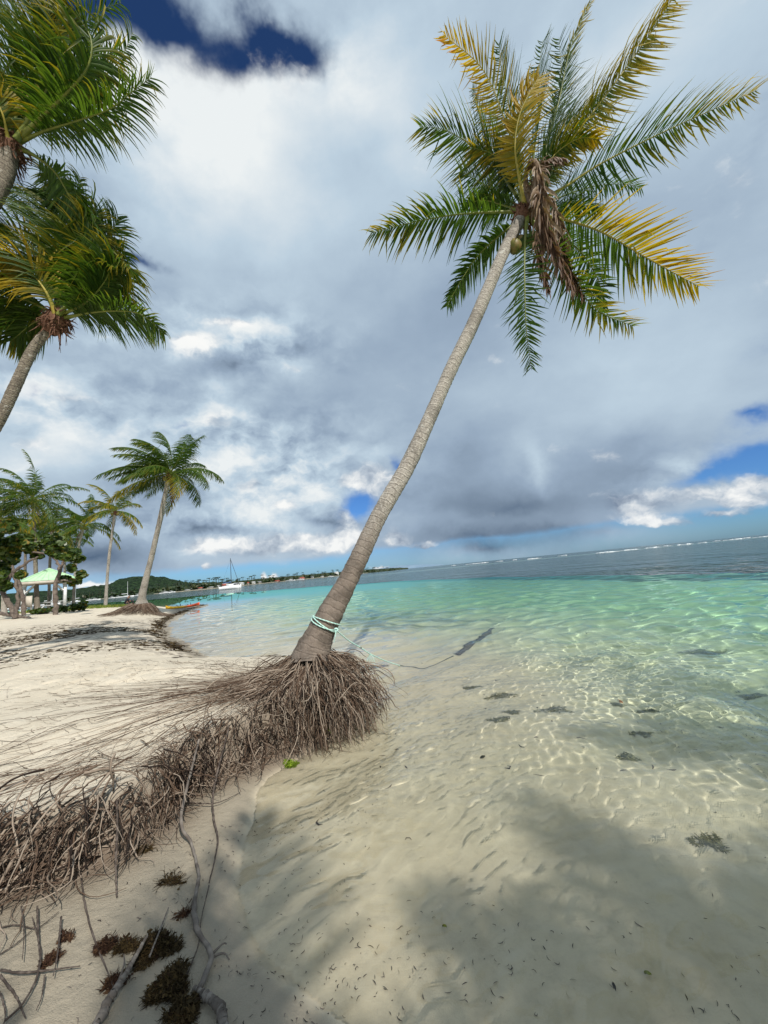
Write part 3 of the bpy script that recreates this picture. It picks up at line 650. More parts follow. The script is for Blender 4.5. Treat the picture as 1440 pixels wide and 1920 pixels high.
fm(palm, [(995, 395, 6.5), (1050, 370, 6.9), (1110, 350, 7.2), (1165, 345, 7.3), (1205, 352, 7.3)], tint=(-0.06, 0.12), seed=16, droop=0.24, wind=0.1, up=(0, -0.6, 0.8), L=0.70, width=0.034)
fm(palm, [(992, 405, 6.4), (1050, 440, 6.7), (1095, 480, 6.9), (1125, 535, 6.9), (1130, 590, 6.8)], tint=(-0.06, 0.12), seed=17, droop=0.18, wind=0.1, up=(0, -0.8, 0.5), L=0.64, width=0.034)
fm(palm, [(988, 392, 6.3), (1010, 320, 6.3), (1045, 255, 6.4), (1090, 215, 6.5), (1150, 200, 6.6)], tint=(0.04, 0.42), seed=18, droop=0.18, wind=0.3, wdir=(0.6, 0, -0.2), up=(0, -1, 0.4), **g1)
fm(palm, [(985, 392, 6.2), (960, 330, 6.3), (925, 290, 6.4), (880, 275, 6.4)], tint=(0.09, 0.42), seed=19, droop=0.21, wind=0.1, up=(0, -0.9, 0.5), L=0.70, width=0.034)
fm(palm, [(986, 392, 6.3), (950, 340, 6.4), (915, 270, 6.6), (895, 200, 6.8), (885, 165, 6.9)], tint=(-0.06, 0.27), seed=20, droop=0.1, wind=0.2, wdir=(0.1, 0, 1), up=(0, -1, 0.3), L=0.68, width=0.038)
fm(palm, [(990, 390, 6.2), (1010, 340, 6.0), (1040, 290, 5.9), (1085, 260, 5.8), (1125, 262, 5.8)], tint=(0.14, 0.52), seed=21, droop=0.2, wind=0.3, wdir=(0.5, 0, 0), up=(0, -1, 0.4), L=0.64, width=0.04)
fm(palm, [(986, 396, 6.4), (945, 385, 6.6), (905, 375, 6.7), (868, 385, 6.8)], tint=(-0.06, 0.12), seed=22, droop=0.4, wind=0.1, up=(0, -0.6, 0.8), L=0.55, width=0.036)
fm(palm, [(994, 398, 6.4), (1040, 395, 6.6), (1090, 385, 6.7), (1130, 395, 6.8)], tint=(-0.06, 0.22), seed=23, droop=0.4, wind=0.1, up=(0, -0.6, 0.8), L=0.55, width=0.036)
fm(palm, [(990, 392, 6.5), (1012, 330, 6.7), (1045, 270, 6.8), (1095, 210, 6.8), (1130, 185, 6.8)], tint=(-0.06, 0.27), seed=24, droop=0.1, wind=0.3, wdir=(0.6, 0, 0.5), up=(0, -1, 0.3), L=0.64, width=0.038)
# dead fronds hanging in front of the crown
dk = dict(dead=True, label='dry brown dead frond hanging in front of the crown', droop=1.1, wind=0.05, ragged=0.3, tint=(0.1, 0.9))
fr(palm, [(992, 385, 6.1), (985, 330, 5.95), (1000, 298, 5.8), (1012, 330, 5.72), (1018, 400, 5.7), (1040, 470, 5.75), (1078, 545, 5.8)], seed=31, L=0.66, width=0.06, fold=0.9, pairs=80, sweep=(40, 25), r0=0.035, **dk)
fr(palm, [(995, 392, 6.1), (1010, 350, 5.9), (1015, 400, 5.8), (1010, 470, 5.8), (1030, 545, 5.85)], seed=32, L=0.58, width=0.06, fold=0.9, pairs=70, sweep=(35, 20), r0=0.03, **dk)
fr(palm, [(998, 395, 6.1), (1030, 370, 6.0), (1050, 420, 5.95), (1060, 480, 5.95), (1095, 560, 6.0)], seed=33, L=0.6, width=0.05, fold=0.9, pairs=60, sweep=(35, 20), r0=0.025, **dk)
fr(palm, [(996, 392, 6.0), (1002, 330, 5.9), (1030, 300, 5.85), (1060, 300, 5.85)], seed=34, L=0.35, width=0.05, fold=0.7, pairs=40, sweep=(35, 20), r0=0.025, **dk)

# ------------------------------------------------------------------ two palms at the left edge
def path_px(pts): return [aty(*p) for p in pts]
pb = new_obj('coconut_palm', None, None, (-8.6, 6.2, gz(-8.6, 6.2)))
tag(pb, 'wind-blown coconut palm at the left edge, the lower of the two near crowns', 'palm tree', 'palms cut off by the left edge')
trunk_obj(pb, [Vector((-8.6, 6.2, 0.3)), Vector((-8.2, 6.2, 1.2)), aty(-120, 980, 6.2), aty(-40, 850, 6.2), aty(0, 785, 6.2), aty(30, 722, 6.2), aty(62, 655, 6.2), aty(100, 608, 6.2)], [(0, .2), (.12, .12), (0.5, .092), (.9, .08), (1, .075)], M_TRUNK_D, k=20)
fibre_obj(pb, aty(107, 598, 6.2), (0.4, 0, 0.8), 0.24, 5, n=120)
BK = dict(L=0.94, width=0.04)
fr(pb, [(112, 598, 6.2), (160, 588, 6.15), (215, 583, 6.1), (265, 590, 6.1), (310, 628, 6.1)], tint=(0.00, 0.17), seed=41, droop=0.3, wind=0.15, up=(0, -0.6, 0.8), L=0.81, width=0.032, ragged=.25)
fr(pb, [(110, 592, 6.2), (160, 568, 6.0), (195, 530, 5.9), (215, 492, 5.85), (243, 502, 5.8)], tint=(0.02, 0.28), seed=42, droop=0.5, wind=0.5, up=(0, -0.8, 0.5), **BK)
fr(pb, [(110, 590, 6.3), (145, 520, 6.4), (185, 460, 6.5), (212, 430, 6.5), (222, 405, 6.5)], tint=(0.00, 0.12), seed=43, droop=0.2, wind=0.5, up=(0, -0.9, 0.4), **BK)
fr(pb, [(105, 592, 6.1), (85, 545, 5.9), (50, 505, 5.8), (5, 492, 5.7), (-40, 500, 5.6)], tint=(0.37, 0.67), seed=44, droop=0.5, wind=0.5, up=(0, -0.9, 0.5), **BK)
fr(pb, [(102, 590, 6.1), (82, 520, 5.9), (50, 455, 5.8), (5, 420, 5.7), (-40, 410, 5.6)], tint=(0.07, 0.42), seed=45, droop=0.3, wind=0.5, up=(0, -1, 0.3), **BK)
fr(pb, [(102, 598, 6.2), (60, 588, 6.2), (10, 592, 6.2), (-40, 610, 6.2)], tint=(-0.05, 0.1), seed=46, droop=0.4, wind=0.3, up=(0, -0.6, 0.8), **BK)
fr(pb, [(106, 590, 6.3), (100, 500, 6.6), (80, 420, 6.8), (40, 370, 6.9), (0, 345, 6.9)], tint=(0.00, 0.12), seed=47, droop=0.2, wind=0.5, up=(0, -1, 0.2), L=1.04, width=0.045)
fr(pb, [(108, 588, 6.2), (120, 500, 6.1), (128, 420, 6.1), (112, 360, 6.1), (80, 320, 6.1)], tint=(0.00, 0.17), seed=48, droop=0.2, wind=0.7, up=(0.6, -1, 0.2), L=1.23, width=0.05, pairs=76)
fr(pb, [(110, 588, 6.3), (150, 510, 6.3), (168, 440, 6.3), (152, 385, 6.3), (110, 345, 6.3)], tint=(0.00, 0.22), seed=49, droop=0.3, wind=0.7, up=(0.6, -1, 0.2), L=1.17, width=0.045, pairs=76)
fr(pb, [(110, 590, 6.1), (150, 545, 6.0), (190, 510, 5.9), (225, 505, 5.85)], tint=(0.0, 0.25), seed=50, droop=0.5, wind=0.5, up=(0, -0.9, 0.5), **BK)
fr(pb, [(104, 594, 6.3), (60, 560, 6.7), (10, 540, 7.0), (-50, 545, 7.2)], tint=(0.00, 0.12), seed=51, droop=0.5, wind=0.3, **BK)
fr(pb, [(108, 592, 6.4), (118, 530, 6.9), (160, 480, 7.2), (175, 450, 7.4)], tint=(0.00, 0.02), seed=52, droop=0.5, wind=0.5, **BK)

rs = np.random.RandomState(77)
for q, (tx, ty, Yd, tn) in enumerate([(205, 455, .2, 0), (150, 330, .3, 0), (185, 400, -.2, .1), (-30, 460, -.4, .15), (-40, 560, -.2, .05), (20, 640, .1, 0), (235, 470, .5, 0)]):
    m1 = (107 + (tx - 107) * .45 + (8 if tx > 107 else -4), 592 + (ty - 592) * .55 - 14); m0 = (107 + (tx - 107) * .18, 592 + (ty - 592) * .28 - 6)
    fr(pb, [(107, 592, 6.2), (m0[0], m0[1], 6.2 + Yd * .3), (m1[0], m1[1], 6.2 + Yd * .8), (tx, ty, 6.2 + Yd)], tint=(tn, tn + .25), seed=200 + q, droop=0.3, wind=0.5, up=(0.2, -0.9, 0.4), L=0.85, width=0.042, pairs=64)
pa = new_obj('coconut_palm', None, None, (-9.0, 5.0, gz(-9.0, 5.0)))
tag(pa, 'wind-blown coconut palm in the top left corner, the higher of the two near crowns', 'palm tree', 'palms cut off by the left edge')
trunk_obj(pa, [Vector((-9.0, 5.0, 0.3)), Vector((-8.7, 5.0, 2.5)), aty(-190, 620, 5.2), aty(-90, 460, 5.3), aty(-30, 390, 5.4), aty(3, 335, 5.5), aty(18, 285, 5.5)], [(0, .30), (.12, .2), (0.5, .16), (.9, .15), (1, .14)], M_TRUNK_D, k=20)
fibre_obj(pa, aty(18, 272, 5.5), (0.3, 0, 0.9), 0.25, 6, n=120)
fr(pa, [(28, 268, 5.5), (70, 228, 5.3), (125, 175, 5.1), (165, 125, 5.0), (170, 70, 4.9), (135, 20, 4.8), (90, -15, 4.8)], tint=(0.14, 0.34), seed=61, droop=0.25, wind=0.7, up=(0.5, -1, 0.3), L=1.01, width=0.05, pairs=86, r0=0.034)
fr(pa, [(28, 270, 5.5), (85, 245, 5.4), (140, 228, 5.3), (205, 205, 5.25), (248, 172, 5.2), (285, 145, 5.2)], tint=(0.00, 0.17), seed=62, droop=0.35, wind=0.3, up=(0, -0.8, 0.6), L=0.81, width=0.036, pairs=66, ragged=.25)
fr(pa, [(25, 275, 5.5), (65, 292, 5.6), (105, 325, 5.7), (135, 375, 5.8), (172, 425, 5.9), (200, 480, 6.0)], tint=(0.00, 0.02), seed=63, droop=0.25, wind=0.7, up=(0.3, -0.9, 0.5), L=0.81, width=0.04, pairs=66)
fr(pa, [(22, 262, 5.6), (70, 150, 5.9), (130, 70, 6.1), (190, 20, 6.2), (228, 5, 6.2)], tint=(0.00, 0.07), seed=64, droop=0.1, wind=0.5, up=(0, -1, 0.3), L=0.81, width=0.04)
fr(pa, [(15, 262, 5.4), (5, 215, 5.2), (-15, 180, 5.1), (-50, 160, 5.0)], tint=(0.32, 0.52), seed=65, droop=0.3, wind=0.4, up=(0, -1, 0.3), L=0.65, width=0.04)
fr(pa, [(20, 262, 5.6), (30, 170, 5.8), (20, 80, 6.0), (-5, 0, 6.0)], tint=(-0.1, 0.1), seed=66, droop=0.1, wind=0.6, up=(0.4, -1, 0.2), L=1.10, width=0.05, pairs=76)
fr(pa, [(22, 262, 5.7), (60, 170, 6.1), (85, 90, 6.3), (80, 20, 6.4), (60, -30, 6.4)], tint=(0.00, 0.12), seed=67, droop=0.1, wind=0.6, up=(0.4, -1, 0.2), L=1.10, width=0.05, pairs=76)
fr(pa, [(28, 266, 5.6), (100, 215, 5.9), (165, 165, 6.1), (220, 120, 6.2), (250, 60, 6.2)], tint=(0.00, 0.12), seed=68, droop=0.2, wind=0.5, up=(0, -1, 0.4), L=0.78, width=0.038)
fr(pa, [(18, 262, 5.5), (-10, 190, 5.5), (-40, 120, 5.5), (-60, 60, 5.5)], tint=(-0.1, 0.1), seed=69, droop=0.2, wind=0.2, wdir=(0.5, 0, 0), up=(0, -1, 0.2), L=1.17, width=0.05, pairs=76)
fr(pa, [(30, 262, 5.4), (75, 190, 5.3), (110, 120, 5.2), (115, 60, 5.2), (90, 10, 5.2)], tint=(0.00, 0.22), seed=70, droop=0.2, wind=0.7, up=(0.5, -1, 0.3), L=1.04, width=0.05, pairs=76)

for q, (tx, ty, Yd, tn) in enumerate([(150, 60, .4, 0), (30, -40, .2, .1), (-60, 20, .2, 0), (120, -20, -.4, .15), (-50, 230, -.2, .3), (225, 90, .2, 0)]):
    m1 = (20 + (tx - 20) * .45, 265 + (ty - 265) * .6 - 12); m0 = (20 + (tx - 20) * .18, 265 + (ty - 265) * .28 - 6)
    fr(pa, [(20, 266, 5.5), (m0[0], m0[1], 5.5 + Yd * .3), (m1[0], m1[1], 5.5 + Yd * .8), (tx, ty, 5.5 + Yd)], tint=(tn, tn + .25), seed=230 + q, droop=0.25, wind=0.5, up=(0.2, -0.9, 0.4), L=0.85, width=0.042, pairs=64)

# ------------------------------------------------------------------ the row of palms farther back
def crown_points(c, az, el0, length, bend, wind=0.5, n=7):
    p = np.array(tuple(c), float); d = np.array([math.cos(az) * math.cos(el0), math.sin(az) * math.cos(el0), math.sin(el0)]); out = [p.copy()]
    for k in range(n):
        d = norm(d + np.array([0, 0, -1]) * bend * (0.4 + k / n) + WIND * wind * 0.22); p = p + d * length / n; out.append(p.copy())
    return out
def far_palm(px_base, px_crown, Y, Yb=None, rbase=0.22, rtop=0.12, n=18, L=3.4, label='', seed=0, mid=None, yellow=0.0, pairs=34, wind=0.8, group='palms along the beach', bark=None, width=0.085, dead=1, nuts=3, flare=1.6, ll=0.95, bend=0.18, el=(72, 88)):
    rs = np.random.RandomState(seed); Yb = Yb or Y
    b = aty(px_base[0], px_base[1], Yb); b.z = gz(b.x, b.y) - 0.05; c = aty(px_crown[0], px_crown[1], Y)
    root = new_obj('coconut_palm', None, None, b); tag(root, label, 'palm tree', group)
    pts = [b] + [aty(q[0], q[1], Yb + (Y - Yb) * (k + 1) / (len(mid or []) + 1)) for k, q in enumerate(mid or [])] + [c]
    if not mid: pts.insert(1, b.lerp(c, 0.5) + Vector((-0.25, 0, -0.1)))
    trunk_obj(root, pts, [(0, rbase * flare), (0.06, rbase * 1.1), (0.3, (rbase + rtop) / 2), (1, rtop)], bark or M_TRUNK, k=12, n=90, ring=0.14)
    for q in range(n):
        az = q * 2.39996 + rs.rand() * 0.4; el0 = R(el[0] - el[1] * (q + 0.5) / n + rs.randn() * 6)
        ln = L * (0.85 + 0.3 * rs.rand()); pts = crown_points(c, az, el0, ln, bend + 0.08 * rs.rand(), wind)
        old = q > n * 0.90
        add_frond(root, pts, L=ll * (0.9 + .2 * rs.rand()), pairs=pairs, tint=(0.0 + (0.18 if old else 0) + yellow, 0.14 + (0.30 if old else 0) + yellow), droop=0.55, wind=wind * 0.8, seg=3, seed=seed * 40 + q, width=width, start=0.12, rk=4)
    for q in range(dead):
        pts = crown_points(c, rs.rand() * 6.28, R(-50), L * 0.55, 0.4, 0.2)
        add_frond(root, pts, L=0.35, pairs=24, tint=(0.2, 0.8), droop=1.0, wind=0.1, seg=3, seed=seed * 40 + 38, width=0.06, dead=True, rk=4)
    fibre_obj(root, c + Vector((0, 0, -0.15)), (0.1, 0, 1), rtop * 2.0, seed, n=30)
    for q in range(nuts): nut_obj(root, c + Vector((0.28 * math.cos(q * 2.1), 0.28 * math.sin(q * 2.1), -0.35)), 0.13)
    return root
far_palm((265, 1150), (318, 888), 22.0, 22.9, 0.19, 0.12, n=34, L=3.35, pairs=60, label='single coconut palm on its own root mound at the bend of the beach', seed=3, mid=[(268, 1110), (285, 1040), (300, 975)], width=0.05, wind=0.95, ll=1.05, flare=2.2, bend=0.13, el=(66, 78))
far_palm((197, 1140), (216, 958), 37, None, 0.15, 0.11, n=17, L=3.2, label='slim coconut palm with sparse yellowing crown rising from the grass strip', seed=4, yellow=0.22, mid=[(204, 1050)], pairs=30)
far_palm((137, 1140), (158, 985), 39, None, 0.14, 0.11, n=22, L=4.0, label='coconut palm behind the shelter with its thin crown just left of the slim yellowing palm', seed=5, mid=[(143, 1050)])
far_palm((70, 1142), (62, 936), 36, None, 0.2, 0.15, n=34, L=4.6, label='tallest coconut palm of the grove above the green-roofed shelter', seed=6, mid=[(66, 1040)], bark=M_TRUNK_D, yellow=0.05)
far_palm((92, 1142), (97, 990), 43, None, 0.17, 0.12, n=28, L=4.4, label='short coconut palm with crown tucked below the tallest of the grove', seed=8, mid=[(93, 1070)], bark=M_TRUNK_D)
far_palm((46, 1142), (48, 1000), 46, None, 0.18, 0.13, n=26, L=4.4, label='coconut palm directly behind the left post of the shelter', seed=9, mid=[(47, 1070)], bark=M_TRUNK_D)
far_palm((8, 1146), (-2, 975), 34, None, 0.18, 0.14, n=32, L=4.6, label='coconut palm at the very left edge above the sea grape trees', seed=10, mid=[(6, 1060)], yellow=0.05)
far_palm((120, 1140), (123, 1012), 50, None, 0.16, 0.12, n=20, L=3.4, label='small coconut palm seen through the gap right of the shelter roof', seed=12, mid=[(121, 1080)], dead=0)

# palms behind the photographer: they throw the soft frond shadows on the sand and shallows in front
def shade_palm(gxy, zc, seed, base_off=(-0.8, -1.2), n=16, L=3.2, label='coconut palm behind the photographer shading the shallows', tilt=0.0):
    g_ = Vector((gxy[0], gxy[1], 0)); k = (zc) / SUN_DIR.z
    c = Vector((g_.x + SUN_DIR.x * k, g_.y + SUN_DIR.y * k, zc)); b = Vector((c.x + base_off[0], c.y + base_off[1], 0)); b.z = gz(b.x, b.y) - 0.05
    rs = np.random.RandomState(seed); root = new_obj('coconut_palm', None, None, b); tag(root, label, 'palm tree', 'palms behind the photographer')
    trunk_obj(root, [b, b.lerp(c, 0.5) + Vector((-0.3, 0, 0)), c], [(0, .34), (0.1, .22), (1, .14)], M_TRUNK, k=12, n=90)
    for q in range(n):
        az = q * 2.39996 + rs.rand() * 0.4; el0 = R(70 - 100 * (q + 0.5) / n)
        add_frond(root, crown_points(c, az, el0, L, 0.16, 0.5), L=0.85, pairs=40, tint=(0.1, 0.4), droop=0.5, wind=0.4, seg=3, seed=seed * 30 + q, width=0.06, rk=4)
    return root
shade_palm((-0.55, -0.12), 5.6, 71, n=20, L=2.5, label='coconut palm just behind the photographer shading the wet sand')
shade_palm((4.2, 1.9), 10.0, 72, n=16, L=2.7, label='taller coconut palm behind the photographer shading the shallows')
shade_palm((1.75, -0.3), 8.0, 73, n=26, L=2.6, label='second coconut palm behind the photographer, to the right, shading the shallows')

# ------------------------------------------------------------------ roots, litter and weed on the bank
def root_mat(name, a, b_, c_=(0.05, 0.035, 0.028)):
    m, t, b = pmat(name, a, 0.85, 0.2); r = t.attr('rnd')
    pos = t.n.new('ShaderNodeTexCoord').outputs['Object']
    n = t.noise(pos, 30.0, 3, 0.6)
    c = t.mix(t.rng(t.m('ADD', r, t.m('MULTIPLY', t.m('SUBTRACT', n, 0.5), 0.5)), 0.35, 0.9), (*a, 1), (*b_, 1))
    c = t.mix(t.rng(r, 0.18, 0.0), c, (*c_, 1))
    t.put(b.inputs['Base Color'], c); return m
M_ROOT = root_mat('palm_root', (0.105, 0.068, 0.046), (0.33, 0.265, 0.205), (0.025, 0.016, 0.012))
M_WOOD = root_mat('weathered_wood', (0.115, 0.095, 0.08), (0.25, 0.22, 0.19), (0.06, 0.05, 0.04))
M_DARKROOT = root_mat('dark_root', (0.055, 0.042, 0.035), (0.15, 0.12, 0.10), (0.02, 0.015, 0.012))
M_WEED = root_mat('brown_seaweed', (0.035, 0.024, 0.010), (0.085, 0.055, 0.020), (0.03, 0.012, 0.008))
M_REDWEED = root_mat('red_seaweed', (0.042, 0.020, 0.012), (0.085, 0.045, 0.022), (0.02, 0.01, 0.008))
M_GREENALGA = root_mat('green_alga', (0.14, 0.22, 0.015), (0.26, 0.36, 0.03), (0.10, 0.16, 0.01))
def grow(start, d, length, steps, grav=0.25, wob=0.18, lift=0.008, zmin=-0.4, seed=0, follow=0.6, stiff=1.0):
    """roots creep over the sand and hang once they pass the edge of the bank"""
    rs = np.random.RandomState(seed); p = start.copy(); d = norm(d); m = len(p); out = [p.copy()]; st = (length / steps)[:, None]
    drift = rs.randn(m, 3) * wob * 0.6; lf = lift * (0.3 + 1.7 * rs.rand(m))
    for k in range(steps):
        drift = drift * 0.45 + rs.randn(m, 3) * wob * 1.05
        g = ground_h(p[:, 0], p[:, 1]); air = np.clip((p[:, 2] - g - 0.015) / 0.05, 0, 1)[:, None]
        d = norm(d + drift * 0.5 + np.array([0, 0, -1.0]) * grav * (0.25 + air))
        p = p + d * st
        g = ground_h(p[:, 0], p[:, 1]); low = p[:, 2] < g + lf
        p[:, 2] = np.where(low, g + lf, np.maximum(p[:, 2], zmin))
        d[:, 2] = np.where(low, np.maximum(d[:, 2], -0.15) * 0.5, d[:, 2])
        out.append(p.copy())
    return np.stack(out, 1)
def taper(m, n, r, rs, a=1.0, b=0.35): return (r * (0.55 + 0.9 * rs.rand(m)))[:, None] * np.linspace(a, b, n)[None, :] * (1 + 0.12 * rs.randn(m, n))
def poly_sample(pts, t):
    p = np.array(pts, float); L = np.concatenate([[0], np.cumsum(np.linalg.norm(np.diff(p, axis=0), axis=1))]); s = t * L[-1]
    x = np.interp(s, L, p[:, 0]); y = np.interp(s, L, p[:, 1]); e = 0.02 * L[-1]
    dx_ = np.interp(np.minimum(s + e, L[-1]), L, p[:, 0]) - np.interp(np.maximum(s - e, 0), L, p[:, 0]); dy_ = np.interp(np.minimum(s + e, L[-1]), L, p[:, 1]) - np.interp(np.maximum(s - e, 0), L, p[:, 1])
    n = norm(np.stack([dy_, -dx_], 1)); return x, y, n
rs = np.random.RandomState(5)
# the leaning palm's own root mass
G = Geo(); bx, by = BASE.x, BASE.y
def skirt(m, az0, az1, r0, r1, z0, z1, lmin, lmax, rr, steps, seed, grav=0.22, wob=0.16, lift=0.012, dz=(-0.5, 0.0)):
    rs = np.random.RandomState(seed); az = R(az0) + (R(az1) - R(az0)) * rs.rand(m); r = r0 + (r1 - r0) * rs.rand(m)
    st = np.stack([bx + np.cos(az) * r, by + np.sin(az) * r, z0 + (z1 - z0) * rs.rand(m)], 1)
    g = ground_h(st[:, 0], st[:, 1]); st[:, 2] = np.maximum(st[:, 2], g + 0.01)
    az2 = az + rs.randn(m) * 0.25; d = np.stack([np.cos(az2), np.sin(az2), dz[0] + (dz[1] - dz[0]) * rs.rand(m)], 1)
    C = grow(st, d, lmin + (lmax - lmin) * rs.rand(m), steps, grav, wob, lift, seed=seed)
    G.tubes(C, taper(m, steps + 1, rr, rs), 4, 0, rnd=rs.rand(m))
skirt(440, -175, 22, 0.10, 0.26, 0.55, 0.76, 0.50, 1.0, 0.0048, 12, 1, 0.15, 0.19, 0.028, (-0.62, -0.2))
skirt(370, -170, 18, 0.30, 0.65, 0.30, 0.60, 0.28, 0.62, 0.0044, 10, 2, 0.19, 0.28, 0.035, (-0.5, -0.05))
skirt(310, -178, 15, 0.40, 0.75, 0.12, 0.46, 0.18, 0.40, 0.0040, 8, 3, 0.34, 0.28, 0.045, (-0.6, -0.1))
skirt(60, 150, 212, 0.12, 0.5, 0.55, 0.75, 1.0, 3.4, 0.0032, 16, 4, 0.25, 0.12, 0.008, (-0.3, 0.0))
skirt(80, 100, 190, 0.12, 0.3, 0.6, 0.74, 0.6, 1.6, 0.0040, 12, 9, 0.25, 0.10, 0.010, (-0.5, 0.0))
skirt(26, 185, 238, 0.2, 0.9, 0.45, 0.72, 0.7, 1.8, 0.0038, 14, 12, 0.18, 0.16, 0.04, (-0.3, 0.0))
skirt(240, -150, -20, 0.5, 0.8, 0.05, 0.25, 0.12, 0.30, 0.0038, 6, 10, 0.5, 0.2, 0.02, (-0.9, -0.3))
skirt(130, -165, 30, 0.25, 0.75, 0.15, 0.62, 0.2, 0.55, 0.0062, 7, 14, 0.22, 0.5, 0.04, (-0.5, 0.1))
skirt(26, -150, 10, 0.15, 0.35, 0.5, 0.7, 0.5, 0.9, 0.0095, 10, 15, 0.22, 0.22, 0.04, (-0.5, -0.2))
skirt(170, 15, 80, 0.10, 0.24, 0.5, 0.72, 0.35, 0.75, 0.0046, 10, 16, 0.22, 0.18, 0.02, (-0.6, -0.3))
rm = child(G.obj('root_mass', [M_ROOT], None, smooth=True), palm); rm['kind'] = 'stuff'; rm['label'] = 'fan of brown roots spreading from the trunk foot over the water'; receiver(rm)

# the mat of roots the bank has been broken along, left of the palm
EDGE = [(-4.4, -0.2), (-3.5, 1.05), (-2.9, 1.85), (-2.62, 2.1), (-2.3, 2.32), (-2.02, 2.42), (-1.82, 2.58), (-1.74, 2.82), (-1.80, 3.05), (-1.66, 3.30), (-1.36, 3.58), (-1.08, 3.88)]
G = Geo()
def mat_layer(m, back0, back1, h0, h1, lmin, lmax, rr, steps, seed, grav, wob, along=0.9, t0=0.0, t1=1.0, k=4, lift=0.05, dzv=0.1, col=(0, 1), out=1.0, mean=0.0):
    rs = np.random.RandomState(seed); t_ = t0 + (t1 - t0) * rs.rand(m); x, y, n = poly_sample(EDGE, t_)
    bk = back0 + (back1 - back0) * rs.rand(m); st = np.stack([x - n[:, 0] * bk, y - n[:, 1] * bk, np.zeros(m)], 1)
    g = ground_h(st[:, 0], st[:, 1]); st[:, 2] = np.minimum(g, 0.6) + h0 + (h1 - h0) * rs.rand(m)
    tv = np.stack([-n[:, 1], n[:, 0]], 1); al = (mean + rs.randn(m) * along)[:, None]
    d2 = norm(n * out + tv * al); d = np.concatenate([d2, (rs.rand(m, 1) - 0.6) * dzv * 2], 1)
    C = grow(st, d, lmin + (lmax - lmin) * rs.rand(m), steps, grav, wob, lift, seed=seed)
    G.tubes(C, taper(m, steps + 1, rr, rs), k, 0, rnd=col[0] + (col[1] - col[0]) * rs.rand(m))
mat_layer(420, -0.08, 0.05, 0.0, 0.02, 0.18, 0.55, 0.0042, 12, 21, 0.17, 0.30, 0.8, 0.42, 1.0, mean=-1.7)
mat_layer(240, -0.10, 0.03, 0.0, 0.02, 0.15, 0.42, 0.0042, 10, 27, 0.20, 0.38, 1.5, 0.10, 0.55, mean=-1.0)
mat_layer(340, -0.06, 0.04, -0.04, 0.04, 0.16, 0.42, 0.0046, 10, 22, 0.22, 0.36, 1.0, 0.15, 1.0, mean=-1.4, col=(-.2, .8))  # darker strands in this and the next layer: hollow's shade put into their colour
mat_layer(380, -0.10, 0.02, 0.05, 0.30, 0.16, 0.45, 0.0046, 9, 23, 0.18, 0.42, 1.5, 0.10, 1.0, lift=0.03, mean=-1.2, col=(-.5, .6))
mat_layer(90, -0.10, 0.06, 0.02, 0.30, 0.30, 0.75, 0.0066, 12, 24, 0.20, 0.34, 1.7, 0.10, 0.70, k=5, col=(0.35, 1))
mat_layer(260, 0.1, 1.0, 0.0, 0.03, 0.15, 0.8, 0.0028, 10, 25, 0.2, 0.26, 1.6, 0.1, 1.0, lift=0.012, col=(0.2, 1.0), mean=-0.6)
mat_layer(260, -0.45, -0.05, -0.05, 0.25, 0.15, 0.40, 0.0042, 8, 26, 0.5, 0.4, 1.5, 0.05, 0.55, lift=0.012, col=(-.3, .3))  # dark strands carry the shade under the overhanging bank in their colour
mo = tag(G.obj('root_mat', [M_ROOT], None), 'tangled mat of dead palm roots hanging over the broken edge of the sand bank', 'exposed roots', kind='stuff'); receiver(mo)
# the second palm's root mound
G = Geo(); rs = np.random.RandomState(8); m = 900; az = rs.rand(m) * 6.28; c0 = bpy.data.objects['coconut_palm.003'].location
st = np.stack([c0.x + np.cos(az) * 0.45, c0.y + np.sin(az) * 0.45, np.full(m, c0.z + 0.15)], 1); st[:, 2] = np.maximum(st[:, 2], ground_h(st[:, 0], st[:, 1]) + 0.05)
d = np.stack([np.cos(az), np.sin(az), -0.4 - 0.2 * rs.rand(m)], 1)
C = grow(st, d, 0.5 + 1.5 * rs.rand(m), 9, 0.25, 0.14, 0.05, seed=8); G.tubes(C, taper(m, 10, 0.014, rs), 3, 0, rnd=rs.rand(m) * 0.8)
o = child(G.obj('root_mass', [M_ROOT], None), bpy.data.objects['coconut_palm.003']); o['kind'] = 'stuff'
# fine dead roots and twigs strewn over the dry sand
G = Geo(); m = 1500; rs = np.random.RandomState(31)
x = -0.9 - np.abs(rs.randn(m)) * 2.4 - 0.2; y = 2.2 + 4.2 * rs.rand(m) + 0.35 * (-x - 1); bdn = sdist(x, y, BANK); ok = (bdn > 0.05); x, y = x[ok], y[ok]; m = len(x)
az = np.arctan2(y - by, x - bx) + rs.randn(m) * 0.55; st = np.stack([x, y, ground_h(x, y) + 0.004], 1)
C = grow(st, np.stack([np.cos(az), np.sin(az), 0.05 + 0 * az], 1), 0.05 + 0.42 * rs.rand(m) ** 2.2, 6, 0.2, 0.2, 0.006, seed=31)
G.tubes(C, taper(m, 7, 0.0024, rs, 0.8, 0.5), 3, 0, rnd=rs.rand(m))
tag(G.obj('root_litter', [M_ROOT], None), 'thin dead roots and twigs strewn across the dry sand', 'litter', kind='stuff')

